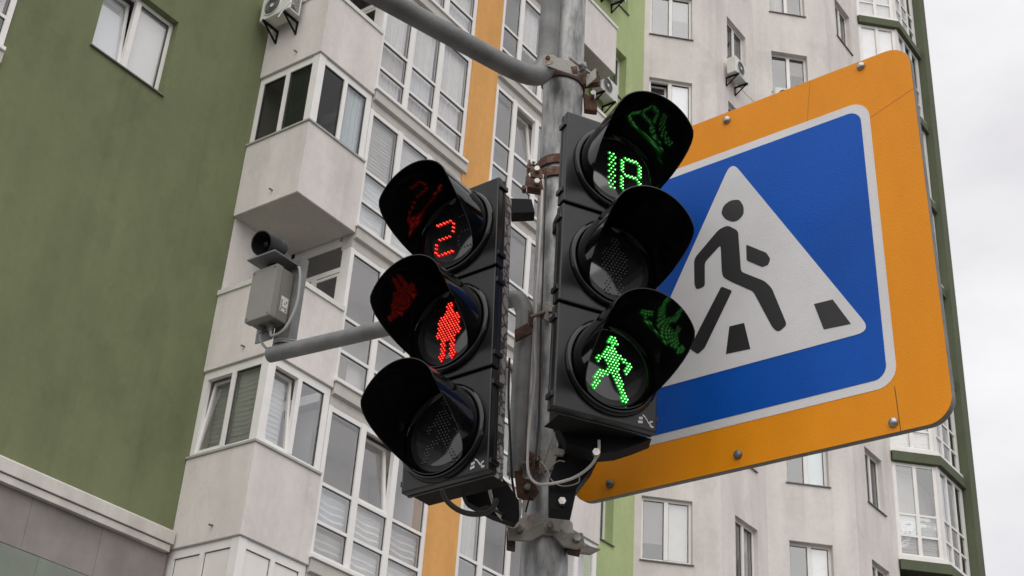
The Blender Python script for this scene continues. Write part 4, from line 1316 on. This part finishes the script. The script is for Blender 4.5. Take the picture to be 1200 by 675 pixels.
FIG = dict(head=([(-.034, .183), (-.026, .202), (-.007, .209), (.016, .203), (.026, .18), (.024, .159), (.009, .149), (-.005, .15), (-.024, .164)], .008),
           torso_and_leg=([(-.042, .142), (-.018, .145), (.008, .122), (.010, .014), (.068, -.028), (.084, -.050), (.115, -.150), (.093, -.162), (.080, -.147), (.038, -.045), (-.017, -.003), (-.036, .014), (-.039, .029), (-.039, .100), (-.083, .068), (-.085, .005), (-.108, .004), (-.112, .019), (-.111, .080), (-.106, .090)], .009),
           arm=([(.027, .079), (.076, .042), (.085, .024), (.079, .010), (.064, .009), (.026, .038)], .004),
           rear_leg=([(-.042, -.008), (-.015, -.027), (-.092, -.150), (-.110, -.160), (-.131, -.140)], .005),
           crossing_stripe=([(-.026, -.114), (.011, -.116), (.023, -.183), (-.038, -.179)], 0),
           crossing_stripe_=([(.182, -.119), (.226, -.121), (.262, -.189), (.200, -.185)], 0))
for nm, (poly, r) in FIG.items():
    slab(rounded(poly, r) if r else poly, -.0032, -.0025, nm.rstrip('_'), 'sign_black')
# film joints on the orange and white
for (x0, z0, x1, z1) in ((.20, .352, .215, .459), (.352, .30, .4565, .335), (.345, -.449, .342, -.352)):
    d = Vector((x1 - x0, z1 - z0)).normalized() * .0
    n_ = Vector((-(z1 - z0), x1 - x0)).normalized() * .0007
    slab([(x0 - n_.x, z0 - n_.y), (x1 - n_.x, z1 - n_.y), (x1 + n_.x, z1 + n_.y), (x0 + n_.x, z0 + n_.y)], -.0004, -.00005, 'film_joint', 'sign_black' if x0 == .345 else 'film_edge')
for x, z in ((-.008, .436), (.342, .444), (.332, -.428), (-.021, -.42), (-.351, -.419)):
    b = MB()
    ns = 20
    prof = [(-.0001, .0105), (-.004, .0100), (-.0075, .0075), (-.009, .003), (-.0092, .0005)]
    V = []
    for y, r in prof: V += [(x + r * math.cos(6.2832 * i / ns), y, z + r * math.sin(6.2832 * i / ns)) for i in range(ns)]
    b.add(V, [(k * ns + i, k * ns + (i + 1) % ns, (k + 1) * ns + (i + 1) % ns, (k + 1) * ns + i) for k in range(4) for i in range(ns)])
    b.build('bolt', 'bolt_steel' if z > 0 or x > .3 else 'bolt_dark', sg, smooth=60)
# stiffening channels on the back
for z in (.40, -.428):
    MB().box((-.42, .0212, z - .013), (.40, .036, z + .013)).build('channel', 'bolt_dark', sg, bevel=.002)
for z in (.30, -.34):
    MB().box((-.50, .0455, z - .02), (-.30, .060, z + .02)).build('mounting_bracket', 'aluminium', sg, bevel=.002)

# ================================================================ CABLES
def cable(pts, r, material, label, n=8):
    o = MB().tube(spline(pts, n), r, 10).build('cable', material, None, smooth=60)
    return tag(o, label, 'cable', 'cables on the pole')
yc = 3.02
def A_(x, y, Y):
    d = ray(x, y); return CAM + d * (Y / d.y)
cable([A_(636, 205, 3.02), A_(634, 260, 3.02), A_(632, 300, 3.02), A_(629, 350, 3.02), A_(626, 400, 3.025), A_(627, 440, 3.03), A_(622, 480, 3.03), A_(619, 520, 3.0), A_(619, 552, 2.96), A_(628, 566, 2.90), A_(645, 567, 2.845), A_(672, 560, 2.82), A_(692, 546, 2.78), A_(701, 530, 2.75), A_(702, 516, 2.75)], .0033, 'cable_white',
      'pale cable running down the pole and looping to the right signal')
cable([A_(573, 556, 2.86), A_(574, 575, 2.88), A_(580, 595, 2.92), A_(588, 607, 2.96), A_(598, 616, 3.0), A_(606, 615, 3.02), A_(609, 600, 3.02), A_(609, 585, 3.02)], .0040, 'cable_white',
      'pale cable hanging from the left signal down to the clamp')
cable([A_(518, 574, 2.80), A_(524, 587, 2.81), A_(536, 597, 2.82), A_(550, 602, 2.84), A_(565, 602, 2.86), A_(576, 597, 2.88), A_(582, 586, 2.9)], .0060, 'black_rubber',
      'thick black cable looping below the left signal')
cable([A_(633, 548, 2.9), A_(634, 541, 2.89), A_(642, 552, 2.87), A_(646, 562, 2.86), A_(656, 569, 2.85), A_(668, 569, 2.84), A_(678, 565, 2.83), A_(679, 559, 2.83)], .0014, 'cable_grey',
      'thin twisted wire below the right signal')

cable([A_(640, 200, 3.02), A_(638, 260, 3.025), A_(636, 330, 3.03), A_(634, 380, 3.03), A_(633, 430, 3.03), A_(631, 500, 3.03), A_(626, 545, 2.99), A_(622, 575, 3.0), A_(616, 600, 3.03)], .0022, 'black_rubber',
      'thin black cable running straight down the pole front')
cable([A_(655, 498, 2.83), A_(647, 515, 2.84), A_(640, 535, 2.87), A_(636, 550, 2.9), A_(640, 556, 2.9), A_(648, 545, 2.86), A_(655, 540, 2.845), A_(662, 541, 2.845)], .0013, 'cable_grey',
      'thin grey wire tangled left of the black bracket below the right signal')
cable([A_(597, 420, 2.97), A_(596, 470, 2.96), A_(598, 520, 2.96), A_(600, 560, 2.97), A_(604, 585, 3.0)], .0028, 'black_rubber',
      'black cable hanging behind the edge of the left signal')
cable([A_(542, 580, 2.86), A_(548, 592, 2.87), A_(560, 597, 2.88), A_(572, 594, 2.9), A_(584, 600, 2.93), A_(597, 606, 2.98)], .0030, 'black_rubber',
      'thinner black cable sagging from the left signal to the pole')
